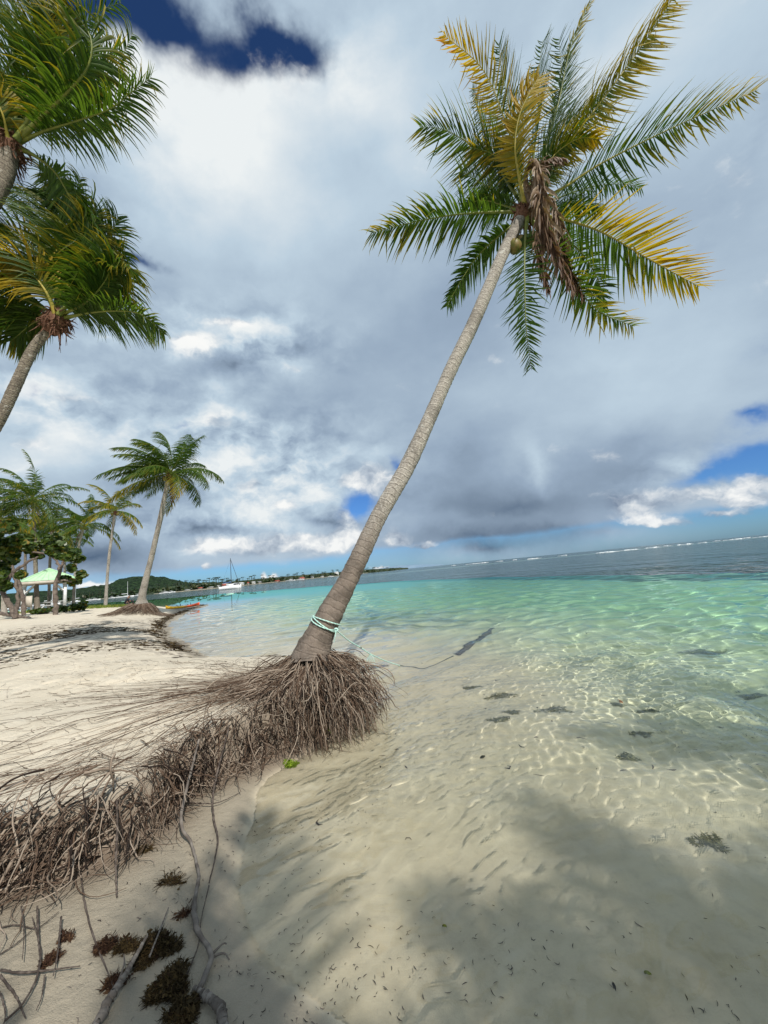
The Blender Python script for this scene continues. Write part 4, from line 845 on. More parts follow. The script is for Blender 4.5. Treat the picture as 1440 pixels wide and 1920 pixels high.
def ribbons(name, x, y, zf, ln, w, mat, seed, label, cat, kind='stuff', curl=0.6, lift=0.004, zr=0.0, seg=3):
    rs = np.random.RandomState(seed); m = len(x); az = rs.rand(m) * 6.28; L_ = ln * (0.4 + rs.rand(m)); cu = rs.randn(m) * curl
    P_ = []; px0, py0 = x.copy(), y.copy(); zo = zr * rs.rand(m) ** 2
    for k in range(seg + 1):
        P_.append(np.stack([px0, py0, zf(px0, py0) + lift + zo + 0.004 * rs.rand(m)], 1)); px0 = px0 + np.cos(az) * L_ / seg; py0 = py0 + np.sin(az) * L_ / seg; az = az + cu / seg * 2
    P_ = np.stack(P_, 1); T = norm(np.gradient(P_, axis=1)); wv = norm(np.cross(T, np.array([0, 0, 1.0]) + rs.randn(m, 1, 3) * 0.4))
    ws = np.interp(np.linspace(0, 1, seg + 1), [0, .3, .7, 1], [.3, 1, .9, .2])[None, :, None] * w * (0.5 + rs.rand(m, 1, 1)) / 2
    V = np.stack([P_ - wv * ws, P_ + wv * ws], 2); n = seg + 1; i = np.arange(m * n * 2).reshape(m, n, 2)
    Q = np.stack([i[:, :-1, 0], i[:, :-1, 1], i[:, 1:, 1], i[:, 1:, 0]], -1).reshape(-1, 4)
    G = Geo(); G.add(V, Q, 0, rnd=np.repeat(rs.rand(m), n * 2)); o = G.obj(name, [mat], None, smooth=False)
    return tag(o, label, cat, kind=kind)
rs = np.random.RandomState(41)
# strandline of brown weed round the bay
t_ = rs.rand(9000); x, y, n = poly_sample(SHORE[26:42], t_); off = 0.42 + 0.22 * rs.randn(9000) * (0.4 + t_) + 0.18 * fnoise(x, y, 0.5, 3)
ok = rs.rand(9000) < 0.35 + 0.65 * (fnoise(x, y, 0.35, 3) > -0.15); x, y = (x + n[:, 0] * -off)[ok], (y + n[:, 1] * -off)[ok]
ok = sdist(x, y, SHORE) > 0.08; x, y = x[ok], y[ok]
receiver(ribbons('seaweed_wrack', x, y, ground_h, 0.16, 0.03, M_WEED, 42, 'dark brown strandline of dead seaweed curving round the bay', 'seaweed', zr=0.06))
# weed scattered over the sand, thickened to stand in for shade
m = 9500; x = -9.5 + 4.0 * rs.randn(m); y = 12.5 + 2.6 * rs.randn(m) - 0.25 * (x + 9.5); ok = (sdist(x, y, SHORE) > 0.15) & (y > 7) & (fnoise(x, y, 0.25, 4) > -0.15); x, y = x[ok], y[ok]
ribbons('seaweed_scraps', x, y, ground_h, 0.16, 0.028, M_WEED, 43, 'scraps of dry dark seaweed scattered on the sand behind the bay, partly standing in for shade', 'seaweed', zr=0.02)
# sea-grass scraps lying on the bottom and on the wet sand
m = 20000; x = -1.6 + 5.6 * rs.rand(m); y = 0.9 + 4.2 * rs.rand(m) ** 1.2; ok = (sdist(x, y, BANK) < -0.1) & (1.5 * fnoise(x, y, 0.55, 5) + 0.30 * rs.randn(m) > 0.25 + 0.18 * (y - 1.5)); x, y = x[ok], y[ok]
receiver(ribbons('seagrass_litter', x, y, ground_h, 0.022, 0.0030, M_DARKROOT, 44, 'short dark scraps of sea grass lying on the pale bottom', 'sea grass', curl=1.2))
m = 260; x = -1.6 + 7 * rs.rand(m); y = 2.5 + 8 * rs.rand(m); ok = (sdist(x, y, SHORE) < -0.1); x, y = x[ok], y[ok]
receiver(ribbons('drifting_seagrass', x, y, ground_h, 0.07, 0.012, M_DARKROOT, 45, 'longer dark blades of sea grass on the bottom farther out', 'sea grass', curl=1.0))

# ------------------------------------------------------------------ branches, sticks and loose roots
def surf(px, py, h=0.012, it=6):
    """where the line of sight meets the sand"""
    z = 0.03
    for _ in range(it):
        v = onz(px, py, z); z = 0.5 * z + 0.5 * (gz(v.x, v.y) + h)
    v.z = gz(v.x, v.y) + h; return v
def stick(name, pts, r, mat, label, cat, group=None, knots=0.12, k=7, parts=(), seed=0, n=60):
    C, Lt = spline(pts, n); rs = np.random.RandomState(seed); tt = np.linspace(0, 1, n)
    rr = np.interp(tt, np.linspace(0, 1, len(r)), r) * (1 + knots * np.sin(tt * 40 + 5 * np.sin(tt * 13)) * 0.6 + 0.08 * rs.randn(n))
    C = C + 0.15 * rr[:, None] * rs.randn(n, 3)
    G = Geo(); T, N, B = frames(C)
    G.tube(C, rr, k, 0, rnd=0.35 + 0.4 * rs.rand(n)); base = Vector(tuple(C[0]))
    for e in (0, -1):   # blunt ends
        G.tube(np.array([C[e], C[e] + T[e] * (0.4 if e else -0.4) * rr[e]]), [rr[e], rr[e] * 0.2], k, 0, rnd=0.4)
    for a, b_, r2 in parts: G.tube(spline([a, (Vector(a) + Vector(b_)) / 2 + Vector((0.01, 0.01, 0.01)), b_], 8)[0], np.linspace(r2, r2 * .4, 8), 5, 0, rnd=0.5)
    o = G.obj(name, [mat], None, loc=base); receiver(o); return tag(o, label, cat, group)
s_ = surf
stick('driftwood_branch', [Vector((-1.66, 3.22, .40)), s_(340, 1530, .10), s_(358, 1580, .02), s_(372, 1640, .02), s_(363, 1700, .02), s_(372, 1745, .02), s_(395, 1790, .025), s_(385, 1830, .02), s_(372, 1856, .02)], [.008, .009, .010, .010, .008, .009, .013, .010, .011], M_WOOD,
      'long bent grey branch reaching from the root mat down across the wet sand', 'branch', parts=[(s_(397, 1790, .02), s_(425, 1770, .03), .006), (s_(397, 1795, .02), s_(430, 1800, .015), .006)], seed=1)
stick('driftwood_stick', [s_(365, 1853, .02), s_(392, 1872, .022), s_(412, 1890, .022), s_(422, 1935, .02)], [.010, .014, .017, .016], M_WOOD, 'thick pale grey elbow of driftwood at the bottom edge below the long branch', 'driftwood', seed=2)
stick('driftwood_stick', [s_(165, 1950, .02), s_(200, 1885, .03), s_(240, 1820, .05), s_(276, 1755, .09)], [.015, .017, .011, .005], M_WOOD, 'thick grey stick slanting up beside the dark seaweed clump', 'driftwood', seed=3, parts=[(s_(215, 1860, .04), s_(232, 1790, .06), .005)])
stick('thin_stick', [s_(280, 1795, .05), s_(300, 1745, .06), s_(316, 1702, .03)], [.004, .0035, .002], M_WOOD, 'short pale twig poking out above the dark seaweed clump', 'twig', seed=4)
stick('hanging_root', [Vector((-1.50, 3.42, .42)), s_(402, 1475, .10), s_(400, 1530, .02), s_(408, 1570, .015), s_(403, 1610, .012), s_(392, 1655, .012)], [.006, .007, .0065, .007, .005, .003], M_DARKROOT, 'dark knotted root hanging straight down right of the long bent branch', 'root', seed=5)
stick('hanging_root', [aty(219, 1500, 2.38), aty(220, 1560, 2.36), aty(217, 1620, 2.3), s_(219, 1682, .01)], [.005, .006, .005, .004], M_DARKROOT, 'thin straight dark root hanging from the bank to the wet sand', 'root', seed=6)
stick('loose_root', [s_(392, 1660, .01), s_(378, 1720, .01), s_(372, 1770, .01), s_(350, 1830, .01)], [.003, .002, .002, .003], M_DARKROOT, 'hair-thin dark root lying beside the long bent branch', 'root', seed=7)
stick('loose_root', [s_(345, 1502, .02), s_(380, 1507, .03), s_(412, 1504, .03), s_(450, 1486, .01)], [.003, .004, .003, .002], M_DARKROOT, 'short dark root sticking out sideways where the bank meets the shallows', 'root', seed=8)
LR = [[(152, 1640), (158, 1690), (170, 1740), (182, 1775), (205, 1830), (215, 1860)], [(0, 1820), (40, 1825), (90, 1820), (150, 1812)], [(70, 1700), (72, 1760), (76, 1810)], [(0, 1830), (30, 1870), (48, 1910)], [(10, 1915), (45, 1880), (70, 1830), (75, 1780), (60, 1720)],
      [(115, 1720), (108, 1790), (100, 1830)], [(0, 1790), (30, 1770), (60, 1745)], [(84, 1830), (78, 1870), (68, 1895)], [(40, 1700), (45, 1750), (42, 1800)], [(0, 1740), (30, 1735), (70, 1740), (110, 1710)], [(0, 1860), (10, 1900), (2, 1940)]]
LRL = ['long crooked dark root curving down under the hanging mat', 'dark root lying level across the lower left corner', 'short dark root standing upright left of the reddish weed', 'dark root slanting down to the bottom left corner', 'bowed dark root left of the driftwood stick reaching the bottom edge', 'straight dark root just left of the red weed ball', 'short dark root at the left edge above the level root', 'stubby dark root below the red weed scrap', 'short upright dark root under the left end of the root mat', 'wavy dark root lying along the foot of the root mat', 'thin dark root at the very left of the bottom edge']
for q, L_ in enumerate(LR):
    stick('loose_root', [s_(a, b_, .012 + .01 * (q % 3)) for a, b_ in L_], [.0045, .0045, .0035, .002] if q < 6 else [.003, .0026, .0016], M_DARKROOT, LRL[q], 'root', 'loose roots on the wet sand at the lower left', seed=20 + q, k=5, n=30)
def clump(name, px, py, rx, ry, n, mat, label, cat, h=0.05, seed=0, ln=0.032, r=0.0016, loose=0.25):
    c = surf(px, py, 0); rs = np.random.RandomState(seed); a = rs.rand(n) * 6.28; q = rs.rand(n) ** 0.6 * (1 + 0.35 * np.sin(3 * a + seed)); fr_ = rs.rand(n)
    x = c.x + 0.8 * rx * q * np.cos(a); y = c.y + 0.8 * ry * q * np.sin(a); z = ground_h(x, y) + h * fr_ * np.clip(1.1 - q, 0.1, 1)
    d = np.stack([np.cos(a + rs.randn(n)), np.sin(a + rs.randn(n)), rs.randn(n) * 0.5], 1)
    C = grow(np.stack([x, y, z], 1), d, ln * (0.4 + rs.rand(n)), 6, 0.25, 0.55, 0.004, seed=seed); G = Geo()
    G.tubes(C, taper(n, 7, r, rs), 3, 0, rnd=rs.rand(n))
    # leafy bladders and scraps
    k = n // 2; i = rs.randint(0, n, k); P0 = C[i, rs.randint(1, 6, k)]; e = rs.randn(k, 3) * 0.006; f = rs.randn(k, 3) * 0.004
    V = np.stack([P0 - e, P0 + f, P0 + e, P0 - f], 1); G.add(V, np.arange(k * 4).reshape(k, 4), 0, rnd=np.repeat(rs.rand(k), 4))
    o = G.obj(name, [mat], None, loc=c, smooth=False); receiver(o); return tag(o, label, cat)
clump('seaweed_clump', 290, 1782, .10, .085, 1300, M_WEED, 'round dark brown clump of seaweed under the slanting grey stick', 'seaweed', 0.06, 1)
clump('seaweed_clump', 238, 1778, .055, .028, 350, M_WEED, 'small flat brown seaweed tuft left of the round clump', 'seaweed', 0.03, 2)
clump('seaweed_clump', 318, 1850, .075, .085, 1500, M_WEED, 'long dark brown heap of seaweed near the bottom edge below the round clump', 'seaweed', 0.06, 3)
clump('seaweed_clump', 345, 1900, .06, .05, 700, M_WEED, 'brown seaweed heap cut by the bottom edge beside the driftwood elbow', 'seaweed', 0.05, 4)
clump('seaweed_clump', 197, 1778, .040, .032, 350, M_REDWEED, 'fuzzy reddish seaweed ball caught on a crooked root', 'seaweed', 0.04, 5)
clump('seaweed_clump', 96, 1802, .022, .035, 200, M_REDWEED, 'small dark red weed scrap near the left edge', 'seaweed', 0.03, 6)
clump('seaweed_clump', 125, 1760, .028, .010, 120, M_REDWEED, 'thin flat reddish weed scrap on the wet sand at the left', 'seaweed', 0.015, 7)
clump('seaweed_clump', 215, 1845, .045, .030, 200, M_REDWEED, 'loose reddish weed tangle left of the long heap', 'seaweed', 0.02, 8)
clump('seaweed_clump', 320, 1655, .060, .018, 120, M_WEED, 'narrow dark weed scrap alone in the middle of the wet sand', 'seaweed', 0.012, 9, 0.06)
clump('seaweed_clump', 345, 1715, .022, .010, 70, M_REDWEED, 'tiny reddish weed tuft beside the long bent branch', 'seaweed', 0.012, 10, 0.05)
clump('seaweed_clump', 270, 1595, .05, .02, 90, M_WEED, 'few dark weed threads on the wet sand under the root mat', 'seaweed', 0.01, 11, 0.06)
clump('green_alga', 546, 1437, .055, .035, 500, M_GREENALGA, 'bright yellow-green alga in the water below the root ball', 'alga', 0.03, 12, 0.04, 0.003)
clump('green_alga', 612, 1368, .06, .02, 250, M_GREENALGA, 'green alga fringe right under the roots', 'alga', 0.03, 13, 0.04, 0.003)
clump('seaweed_patch', 700, 1256, .24, .10, 700, root_mat('tan_seaweed', (0.22, 0.16, 0.06), (0.34, 0.24, 0.09)), 'tan weed patch in the shallows under the rope', 'seaweed', 0.05, 14, 0.08, 0.004)
clump('seaweed_patch', 652, 1248, .20, .05, 300, M_WEED, 'thin dark weed patch in the shallows between the trunk and the tan patch', 'seaweed', 0.03, 15, 0.12, 0.003)

# rocks and weed lumps on the bottom
M_SBED = noisy('seabed_rock', (0.10, 0.095, 0.05), (0.22, 0.20, 0.11), 14, 0.9, 0.01)
def seabed_rock(px, py, w, d, h, label, seed, z=-0.3, name='seabed_rock', mat=None):
    c = surf(px, py, 0.0, 10); rs = np.random.RandomState(seed); bm = bmesh.new(); bmesh.ops.create_icosphere(bm, subdivisions=4, radius=1)
    ph = rs.rand(6) * 6.28
    for v in bm.verts:
        f = 1 + 0.22 * math.sin(3.1 * v.co.x + ph[0]) * math.sin(2.7 * v.co.y + ph[1]) + 0.14 * math.sin(6 * v.co.x + ph[2] + 4 * v.co.z) + 0.08 * math.sin(13 * v.co.y + ph[3] + 5 * v.co.x)
        v.co = Vector((v.co.x * w * f, v.co.y * d * f, max(-0.02, v.co.z * h * f)))
    me = bpy.data.meshes.new(name); bm.to_mesh(me); bm.free(); me.polygons.foreach_set('use_smooth', [True] * len(me.polygons)); me.materials.append(mat or M_SBED)
    o = new_obj(name, me, None, Vector((c.x, c.y, gz(c.x, c.y)))); o.rotation_euler = (0, 0, rs.rand() * 0.8 - 0.4); receiver(o); return tag(o, label, 'seabed rock')
M_OLIVE = root_mat('olive_weed', (0.19, 0.175, 0.085), (0.34, 0.31, 0.17), (0.12, 0.115, 0.055))
for q, (px, py, w, d, h, lab) in enumerate([(940, 1313, .16, .07, .04, 'flat dark weed patch under the shallows, nearest to the sunken log'), (1042, 1346, .16, .08, .05, 'broad brown weed patch on the bottom right of centre'),
      (962, 1348, .07, .035, .03, 'small brown lump on the bottom just left of the broad brown patch'), (936, 1362, .09, .04, .03, 'low greenish weed lump on the bottom below the flat dark patch'), (1335, 1267, .28, .10, .07, 'dark weed patch far out in the green water near the right edge'),
      (1160, 1343, .05, .03, .03, 'dark weed lump with an orange sponge on the bottom'), (1222, 1357, .09, .04, .03, 'faint brown weed lump right of the orange sponge'), (1178, 1440, .07, .04, .03, 'dark weed patch alone in the middle of the right-hand shallows'),
      (1333, 1597, .07, .05, .02, 'faint brown weed patch near the right edge of the shallows'), (1205, 1398, .08, .03, .02, 'faint lump on the bottom above the lone dark patch'), (885, 1296, .10, .04, .03, 'small dark lump on the bottom between the rope and the flat dark patch'), (1415, 1348, .14, .05, .04, 'dark lump on the bottom at the right edge')]):
    clump('seaweed_patch', px, py, w * 1.35, d * 1.5, int(160 + 1300 * w), M_OLIVE, lab, 'seaweed', h * .6, 60 + q, 0.032, 0.004)
sp_o = seabed_rock(1165, 1340, .022, .018, .05, 'small orange sponge on the bottom', 90, name='orange_sponge', mat=noisy('sponge', (0.5, 0.2, 0.06), (0.4, 0.12, 0.03), 30, 0.9)); sp_o['category'] = 'sponge'
def leaf_thing(px, py, ln, w, col, label, seed):
    c = surf(px, py, 0.01, 10); rs = np.random.RandomState(seed); az = rs.rand() * 6.28; G = Geo(); n = 9; u = np.linspace(0, 1, n)
    ww = np.sin(np.pi * np.clip(u, 0.02, 0.98)) ** 0.7 * w / 2; cx_ = (u - .5) * ln
    rows = np.stack([np.stack([cx_, -ww, 0.010 + 0 * u], 1), np.stack([cx_, 0 * u, 0.002 + 0.006 * np.sin(u * 5)], 1), np.stack([cx_, ww, 0.010 + 0 * u], 1)], 1)
    i = np.arange(n * 3).reshape(n, 3); Q = np.stack([i[:-1, :-1], i[:-1, 1:], i[1:, 1:], i[1:, :-1]], -1).reshape(-1, 4); G.add(rows, Q, 0)
    o = G.obj('fallen_leaf', [noisy('fallen_leaf', col, tuple(x * .6 for x in col), 40, 0.6)], None); o.location = c; o.rotation_euler = (0, 0, az); receiver(o); return tag(o, label, 'leaf')
leaf_thing(835, 1745, .022, .014, (0.26, 0.27, 0.03), 'yellow-green fallen leaf on the shaded bottom below the middle', 1)
leaf_thing(1216, 1838, .024, .016, (0.22, 0.24, 0.04), 'yellow-green fallen leaf on the shaded bottom at the lower right', 2)
leaf_thing(905, 1428, .055, .035, (0.035, 0.03, 0.01), 'dark curled fallen leaf floating right of centre', 3)
leaf_thing(745, 1412, .030, .016, (0.05, 0.035, 0.02), 'small dark fallen leaf in the clear shallows left of centre', 4)
leaf_thing(1153, 1862, .03, .012, (0.03, 0.025, 0.02), 'dark fallen leaf scrap on the bottom at the lower right', 5)

# ------------------------------------------------------------------ rope and sunken log
M_ROPE = noisy('turquoise_rope', (0.42, 0.72, 0.62), (0.62, 0.80, 0.72), 60, 0.7, 0.003, stretch=(1, 1, 1))
M_ROPE_D = noisy('wet_dark_rope', (0.07, 0.08, 0.07), (0.16, 0.17, 0.15), 60, 0.7)
rope = new_obj('mooring_rope', None, None, aty(612, 1170, 4.5)); tag(rope, 'pale turquoise rope wrapped round the trunk and running down into the water', 'rope')
TC, _ = spline(tpts, 200)
def trunk_at(py_target):
    best = min(range(200), key=lambda i: abs((lambda v: 960 - F * v.dot(vu) / v.dot(vf))(Vector(tuple(TC[i])) - Vector((0, 0, EYE))) - py_target))
    r = float(np.interp(best / 199, [a for a, _ in rad], [b_ for _, b_ in rad])); T = norm(TC[min(best + 1, 199)] - TC[max(best - 1, 0)])
    return Vector(tuple(TC[best])), r, Vector(tuple(T))
def strand(name, C, r, mat, parent, twist=True):
    C = np.asarray([tuple(c) for c in C]); Cs, L_ = spline(C, max(12, int(len(C) * 10))); G = Geo()
    T, N, B = frames(Cs); n = len(Cs); al = np.linspace(0, L_, n)
    if twist and L_ / n < r * 12:
        for q in range(3):
            a = al / (r * 7) * 6.28 / 3 + q * 2.094
            G.tube(Cs + (np.cos(a)[:, None] * N + np.sin(a)[:, None] * B) * r * 0.5, r * 0.62, 5, 0)
    else: G.tube(Cs, r, 6, 0)
    return child(G.obj(name, [mat], None), parent)
for q, (py, tilt) in enumerate([(1169, 0.07), (1173, 0.09), (1166, 0.05)]):
    c, r, T = trunk_at(py); a_ = np.linspace(0, 6.283, 60); X_ = T.cross(Vector((0, 1, 0))).normalized(); Y_ = T.cross(X_).normalized()
    ring_ = [c + (X_ * math.cos(a) + Y_ * math.sin(a)) * (r * 1.05 + 0.008) + T * (tilt * math.sin(a * 1 + 2.4 + q) * 0.5) for a in a_]
    strand('rope_loop', ring_, 0.0068, M_ROPE, rope)
c, r, T = trunk_at(1176); kn = aty(630, 1181, c.y - 0.14)
G = Geo()
for q in range(3):
    a_ = np.linspace(0, 6.28, 16); u_ = [Vector((1, 0, .3)), Vector((.2, .3, 1)), Vector((.6, .5, -.6))][q].normalized(); v_ = u_.cross(Vector((0.3, 1, .2))).normalized()
    G.tube(np.array([tuple(kn + (u_ * math.cos(a) + v_ * math.sin(a)) * 0.018) for a in a_]), 0.008, 6, 0)
child(G.obj('knot', [M_ROPE], None), rope)
e1 = aty(676, 1214, 4.9); e2 = aty(694, 1226, 5.1); wtr = onz(750, 1248, 0.0)
strand('rope_line', [kn, kn.lerp(e1, .5) + Vector((0, 0, -.02)), e1, e2, e2.lerp(wtr, .5) + Vector((0, 0, -.015)), wtr], 0.0075, M_ROPE, rope)
strand('rope_tail', [kn, kn + Vector((-.01, -.02, -.06)), kn + Vector((-.03, -.01, -.13))], 0.005, M_ROPE, rope)
rs = np.random.RandomState(3); G = Geo()
for q in range(16):
    d = Vector((rs.randn() * .5 + .1, rs.randn() * .3, -0.6 - rs.rand())).normalized(); l = .08 + .12 * rs.rand(); G.tube(spline([e2, e2 + d * l * .5 + Vector((rs.randn() * .01, 0, 0)), e2 + d * l + Vector((rs.randn() * .03, 0, -.01))], 5)[0], 0.0016, 3, 0)
child(G.obj('frayed_end', [M_ROPE], None), rope)
G = Geo(); G.tube(spline([e1 + Vector((-.015, 0, .006)), e1, e1 + Vector((.015, 0, -.01))], 5)[0], [.006, .012, .012, .01, .006], 6, 0); child(G.obj('dark_knot', [M_ROPE_D], None), rope)
w1_ = surf(800, 1253, 0.03); w2_ = surf(850, 1236, 0.03)
sub = strand('submerged_line', [wtr, (wtr + w1_) / 2 + Vector((0, 0, -.02)), w1_, w2_], 0.012, M_ROPE_D, rope, False); receiver(sub)
lg = stick('sunken_log', [surf(858, 1231, .06), surf(880, 1220, .06), surf(905, 1209, .06), surf(928, 1197, .06)], [.05, .085, .09, .05], M_DARKROOT, 'dark sunken log under the green water at the end of the rope', 'log', k=9, seed=9)

# ------------------------------------------------------------------ grass strip, shelter, shore trees
G = Geo(); rs = np.random.RandomState(51); m = 9000
M_GRASS = root_mat('grass_blade', (0.10, 0.15, 0.02), (0.20, 0.22, 0.045), (0.06, 0.08, 0.015))
x = -36 + 14.5 * rs.rand(m); y = 31.5 + 6.5 * rs.rand(m) - 0.20 * (x + 22); b = sdist(x, y, BANK); ok = (b > -0.6) & (b < 2.6 + fnoise(x, y, .2, 3)); x, y = x[ok], y[ok]; m = len(x); z = ground_h(x, y)
h_ = 0.10 + 0.14 * rs.rand(m); a = rs.rand(m) * 6.28; w = 0.035; P0 = np.stack([x, y, z], 1); e = np.stack([np.cos(a), np.sin(a), 0 * a], 1) * w; tp_ = P0 + np.stack([rs.randn(m) * .05, rs.randn(m) * .05, h_], 1)
G.add(np.stack([P0 - e, P0 + e, tp_ + e * .2, tp_ - e * .2], 1), np.arange(m * 4).reshape(m, 4), 0, rnd=np.repeat(rs.rand(m), 4))
tag(G.obj('grass', [M_GRASS], None, smooth=False), 'strip of short green grass on the far side of the sand spit', 'grass', kind='stuff')

def box(G, c, s, mat=0, rz=0.0, bev=0.0):
    x, y, z = [q / 2 for q in s]; V = np.array([(i * x, j * y, k * z) for i in (-1, 1) for j in (-1, 1) for k in (-1, 1)], float)
    cz, sz = math.cos(rz), math.sin(rz); V = np.stack([V[:, 0] * cz - V[:, 1] * sz, V[:, 0] * sz + V[:, 1] * cz, V[:, 2]], 1) + np.array(tuple(c))
    G.add(V, [(0, 1, 3, 2), (4, 6, 7, 5), (0, 4, 5, 1), (2, 3, 7, 6), (0, 2, 6, 4), (1, 5, 7, 3)], mat)
M_WHITE = noisy('white_paint', (0.78, 0.78, 0.76), (0.62, 0.62, 0.60), 6, 0.5)
M_ROOFG = noisy('pale_green_roof', (0.52, 0.74, 0.48), (0.42, 0.66, 0.42), 2, 0.4)
M_CREAM = noisy('cream_board', (0.55, 0.50, 0.42), (0.45, 0.40, 0.33), 4, 0.7)
SY = 37.0; cc = aty(91, 1090, SY); sc_x = cc.x; SA = math.atan2(-sc_x, SY); SD = math.hypot(sc_x, SY)
_l, _r = ray(35, 1092), ray(142, 1086); hw = SD * (math.atan2(_r.x, _r.y) - math.atan2(_l.x, _l.y)) / 2 * 1.0; ze = aty(38, 1094, SY).z; zt = aty(86, 1067, SY).z; zg = gz(sc_x, SY)
ze = (aty(35, 1093, SY).z + aty(142, 1086, SY).z) / 2
sh = new_obj('picnic_shelter', None, None, (sc_x, SY, zg)); tag(sh, 'open beach shelter with a pale green metal hip roof on white posts', 'shelter')
G = Geo(); hd = hw * 0.9; e4 = [(-hw, -hd), (hw, -hd), (hw, hd), (-hw, hd)]
def slope_pt(i, u, v, up=0.0):   # u along the eave 0..1, v up the slope 0..1
    a, b_ = e4[i], e4[(i + 1) % 4]; ex, ey = a[0] + (b_[0] - a[0]) * u, a[1] + (b_[1] - a[1]) * u
    return np.array([sc_x + ex * (1 - v), SY + ey * (1 - v), ze + (zt - ze) * v + up])
for i in range(4):
    n = 8
    for k in range(n):
        u0, u1 = k / n, (k + 1) / n
        G.add(np.array([slope_pt(i, u0, 0), slope_pt(i, u1, 0), slope_pt(i, u1, 0.97), slope_pt(i, u0, 0.97)]), [(0, 1, 2, 3)])
        G.tube(np.array([slope_pt(i, u0, 0, .02), slope_pt(i, u0, 0.93, .015)]), 0.022, 4, 0)
    G.tube(np.array([slope_pt(i, 0, 0, .03), slope_pt(i, 0, 1, .03)]), 0.06, 5, 0)
child(G.obj('roof', [M_ROOFG], None, smooth=False), sh)
G = Geo(); box(G, (sc_x, SY - hd + .03, ze - .16), (2 * hw, .06, .26)); box(G, (sc_x, SY + hd - .03, ze - .16), (2 * hw, .06, .26)); box(G, (sc_x - hw + .03, SY, ze - .163), (.06, 2 * hd - .14, .25)); box(G, (sc_x + hw - .03, SY, ze - .163), (.06, 2 * hd - .14, .25)); box(G, (sc_x, SY, ze - .06), (2 * hw - .2, 2 * hd - .2, .04))
child(G.obj('fascia', [M_CREAM], None, smooth=False), sh)
pxs = (sc_x - hw * .82, sc_x + hw * .60)
for x_ in pxs:
    for y_ in (SY - hd * .7, SY + hd * .7):
        G = Geo(); z0 = gz(x_, y_) - 0.05; box(G, (x_, y_, (z0 + ze - .3) / 2), (.24, .24, ze - .3 - z0)); box(G, (x_, y_, z0 + .15), (.32, .32, .3)); box(G, (x_, y_, ze - .36), (.34, .34, .12))
        po = child(G.obj('post', [M_WHITE], None, smooth=False), sh)
        G = Geo(); sg = 1 if x_ == pxs[0] else -1; G.tube(np.array([(x_ + .12 * sg, y_, ze - 1.05), (x_ + .75 * sg, y_, ze - .32)]), .06, 4, 0); child(G.obj('brace', [M_WHITE], None, smooth=False), sh)
sh.rotation_euler = (0, 0, SA)
bn = new_obj('picnic_table', None, None, (sc_x + .6, SY, gz(sc_x, SY))); tag(bn, 'white picnic table with benches under the green roof', 'table')
zb = gz(sc_x, SY); G = Geo(); box(G, (sc_x + .6, SY, zb + .75), (2.0, .8, .06)); child(G.obj('tabletop', [M_WHITE], None, smooth=False), bn)
for sgn in (-1, 1):
    G = Geo(); box(G, (sc_x + .6, SY + sgn * .75, zb + .45), (2.0, .28, .05)); child(G.obj('bench', [M_WHITE], None, smooth=False), bn)
    G = Geo(); G.tube(np.array([(sc_x + .6 + sgn * .8, SY - .8, zb - .02), (sc_x + .6 + sgn * .8, SY + .3, zb + .73)]), .05, 4); G.tube(np.array([(sc_x + .62 + sgn * .8, SY + .8, zb - .02), (sc_x + .62 + sgn * .8, SY - .3, zb + .73)]), .05, 4); child(G.obj('leg_frame', [M_WHITE], None, smooth=False), bn)
sg_ = new_obj('notice_board', None, None, (0, 0, 0)); nb = aty(52, 1128, 35.0); sg_.location = (nb.x, 35.0, gz(nb.x, 35.0)); tag(sg_, 'small plain cream board standing by the left shelter post', 'board')
G = Geo(); box(G, (nb.x, 35, nb.z), (.8, .05, 1.0)); child(G.obj('panel', [M_CREAM], None, smooth=False), sg_)
G = Geo(); box(G, (nb.x - .3, 35.06, (nb.z + gz(nb.x, 35)) / 2), (.07, .06, nb.z - gz(nb.x, 35) + .3)); box(G, (nb.x + .3, 35.06, (nb.z + gz(nb.x, 35)) / 2), (.07, .06, nb.z - gz(nb.x, 35) + .3)); child(G.obj('post', [M_CREAM], None, smooth=False), sg_)

def broad_leaf_mat(name, a, b_, yel):
    m = bpy.data.materials.new(name); m.use_nodes = True; t = NT(m.node_tree); t.n.clear(); out = t.n.new('ShaderNodeOutputMaterial')
    r = t.attr('rnd'); c = t.mix(t.rng(r, 0, 0.8), (*a, 1), (*b_, 1)); c = t.mix(t.rng(r, 0.86, 0.97), c, (*yel, 1))
    p = t.n.new('ShaderNodeBsdfPrincipled'); t.put(p.inputs['Base Color'], c); p.inputs['Roughness'].default_value = 0.4
    tr = t.n.new('ShaderNodeBsdfTranslucent'); t.put(tr.inputs['Color'], t.mix(1.0, c, (1.6, 1.6, .8, 1), 'MULTIPLY')); mx = t.n.new('ShaderNodeMixShader'); mx.inputs[0].default_value = .3
    t.l.new(p.outputs[0], mx.inputs[1]); t.l.new(tr.outputs[0], mx.inputs[2]); t.l.new(mx.outputs[0], out.inputs[0]); return m
M_GRAPE = broad_leaf_mat('broad_leaf', (0.022, 0.05, 0.010), (0.085, 0.13, 0.02), (0.26, 0.18, 0.03))
M_GBARK = noisy('tree_bark', (0.20, 0.16, 0.13), (0.09, 0.07, 0.06), 5, 0.9, 0.03)
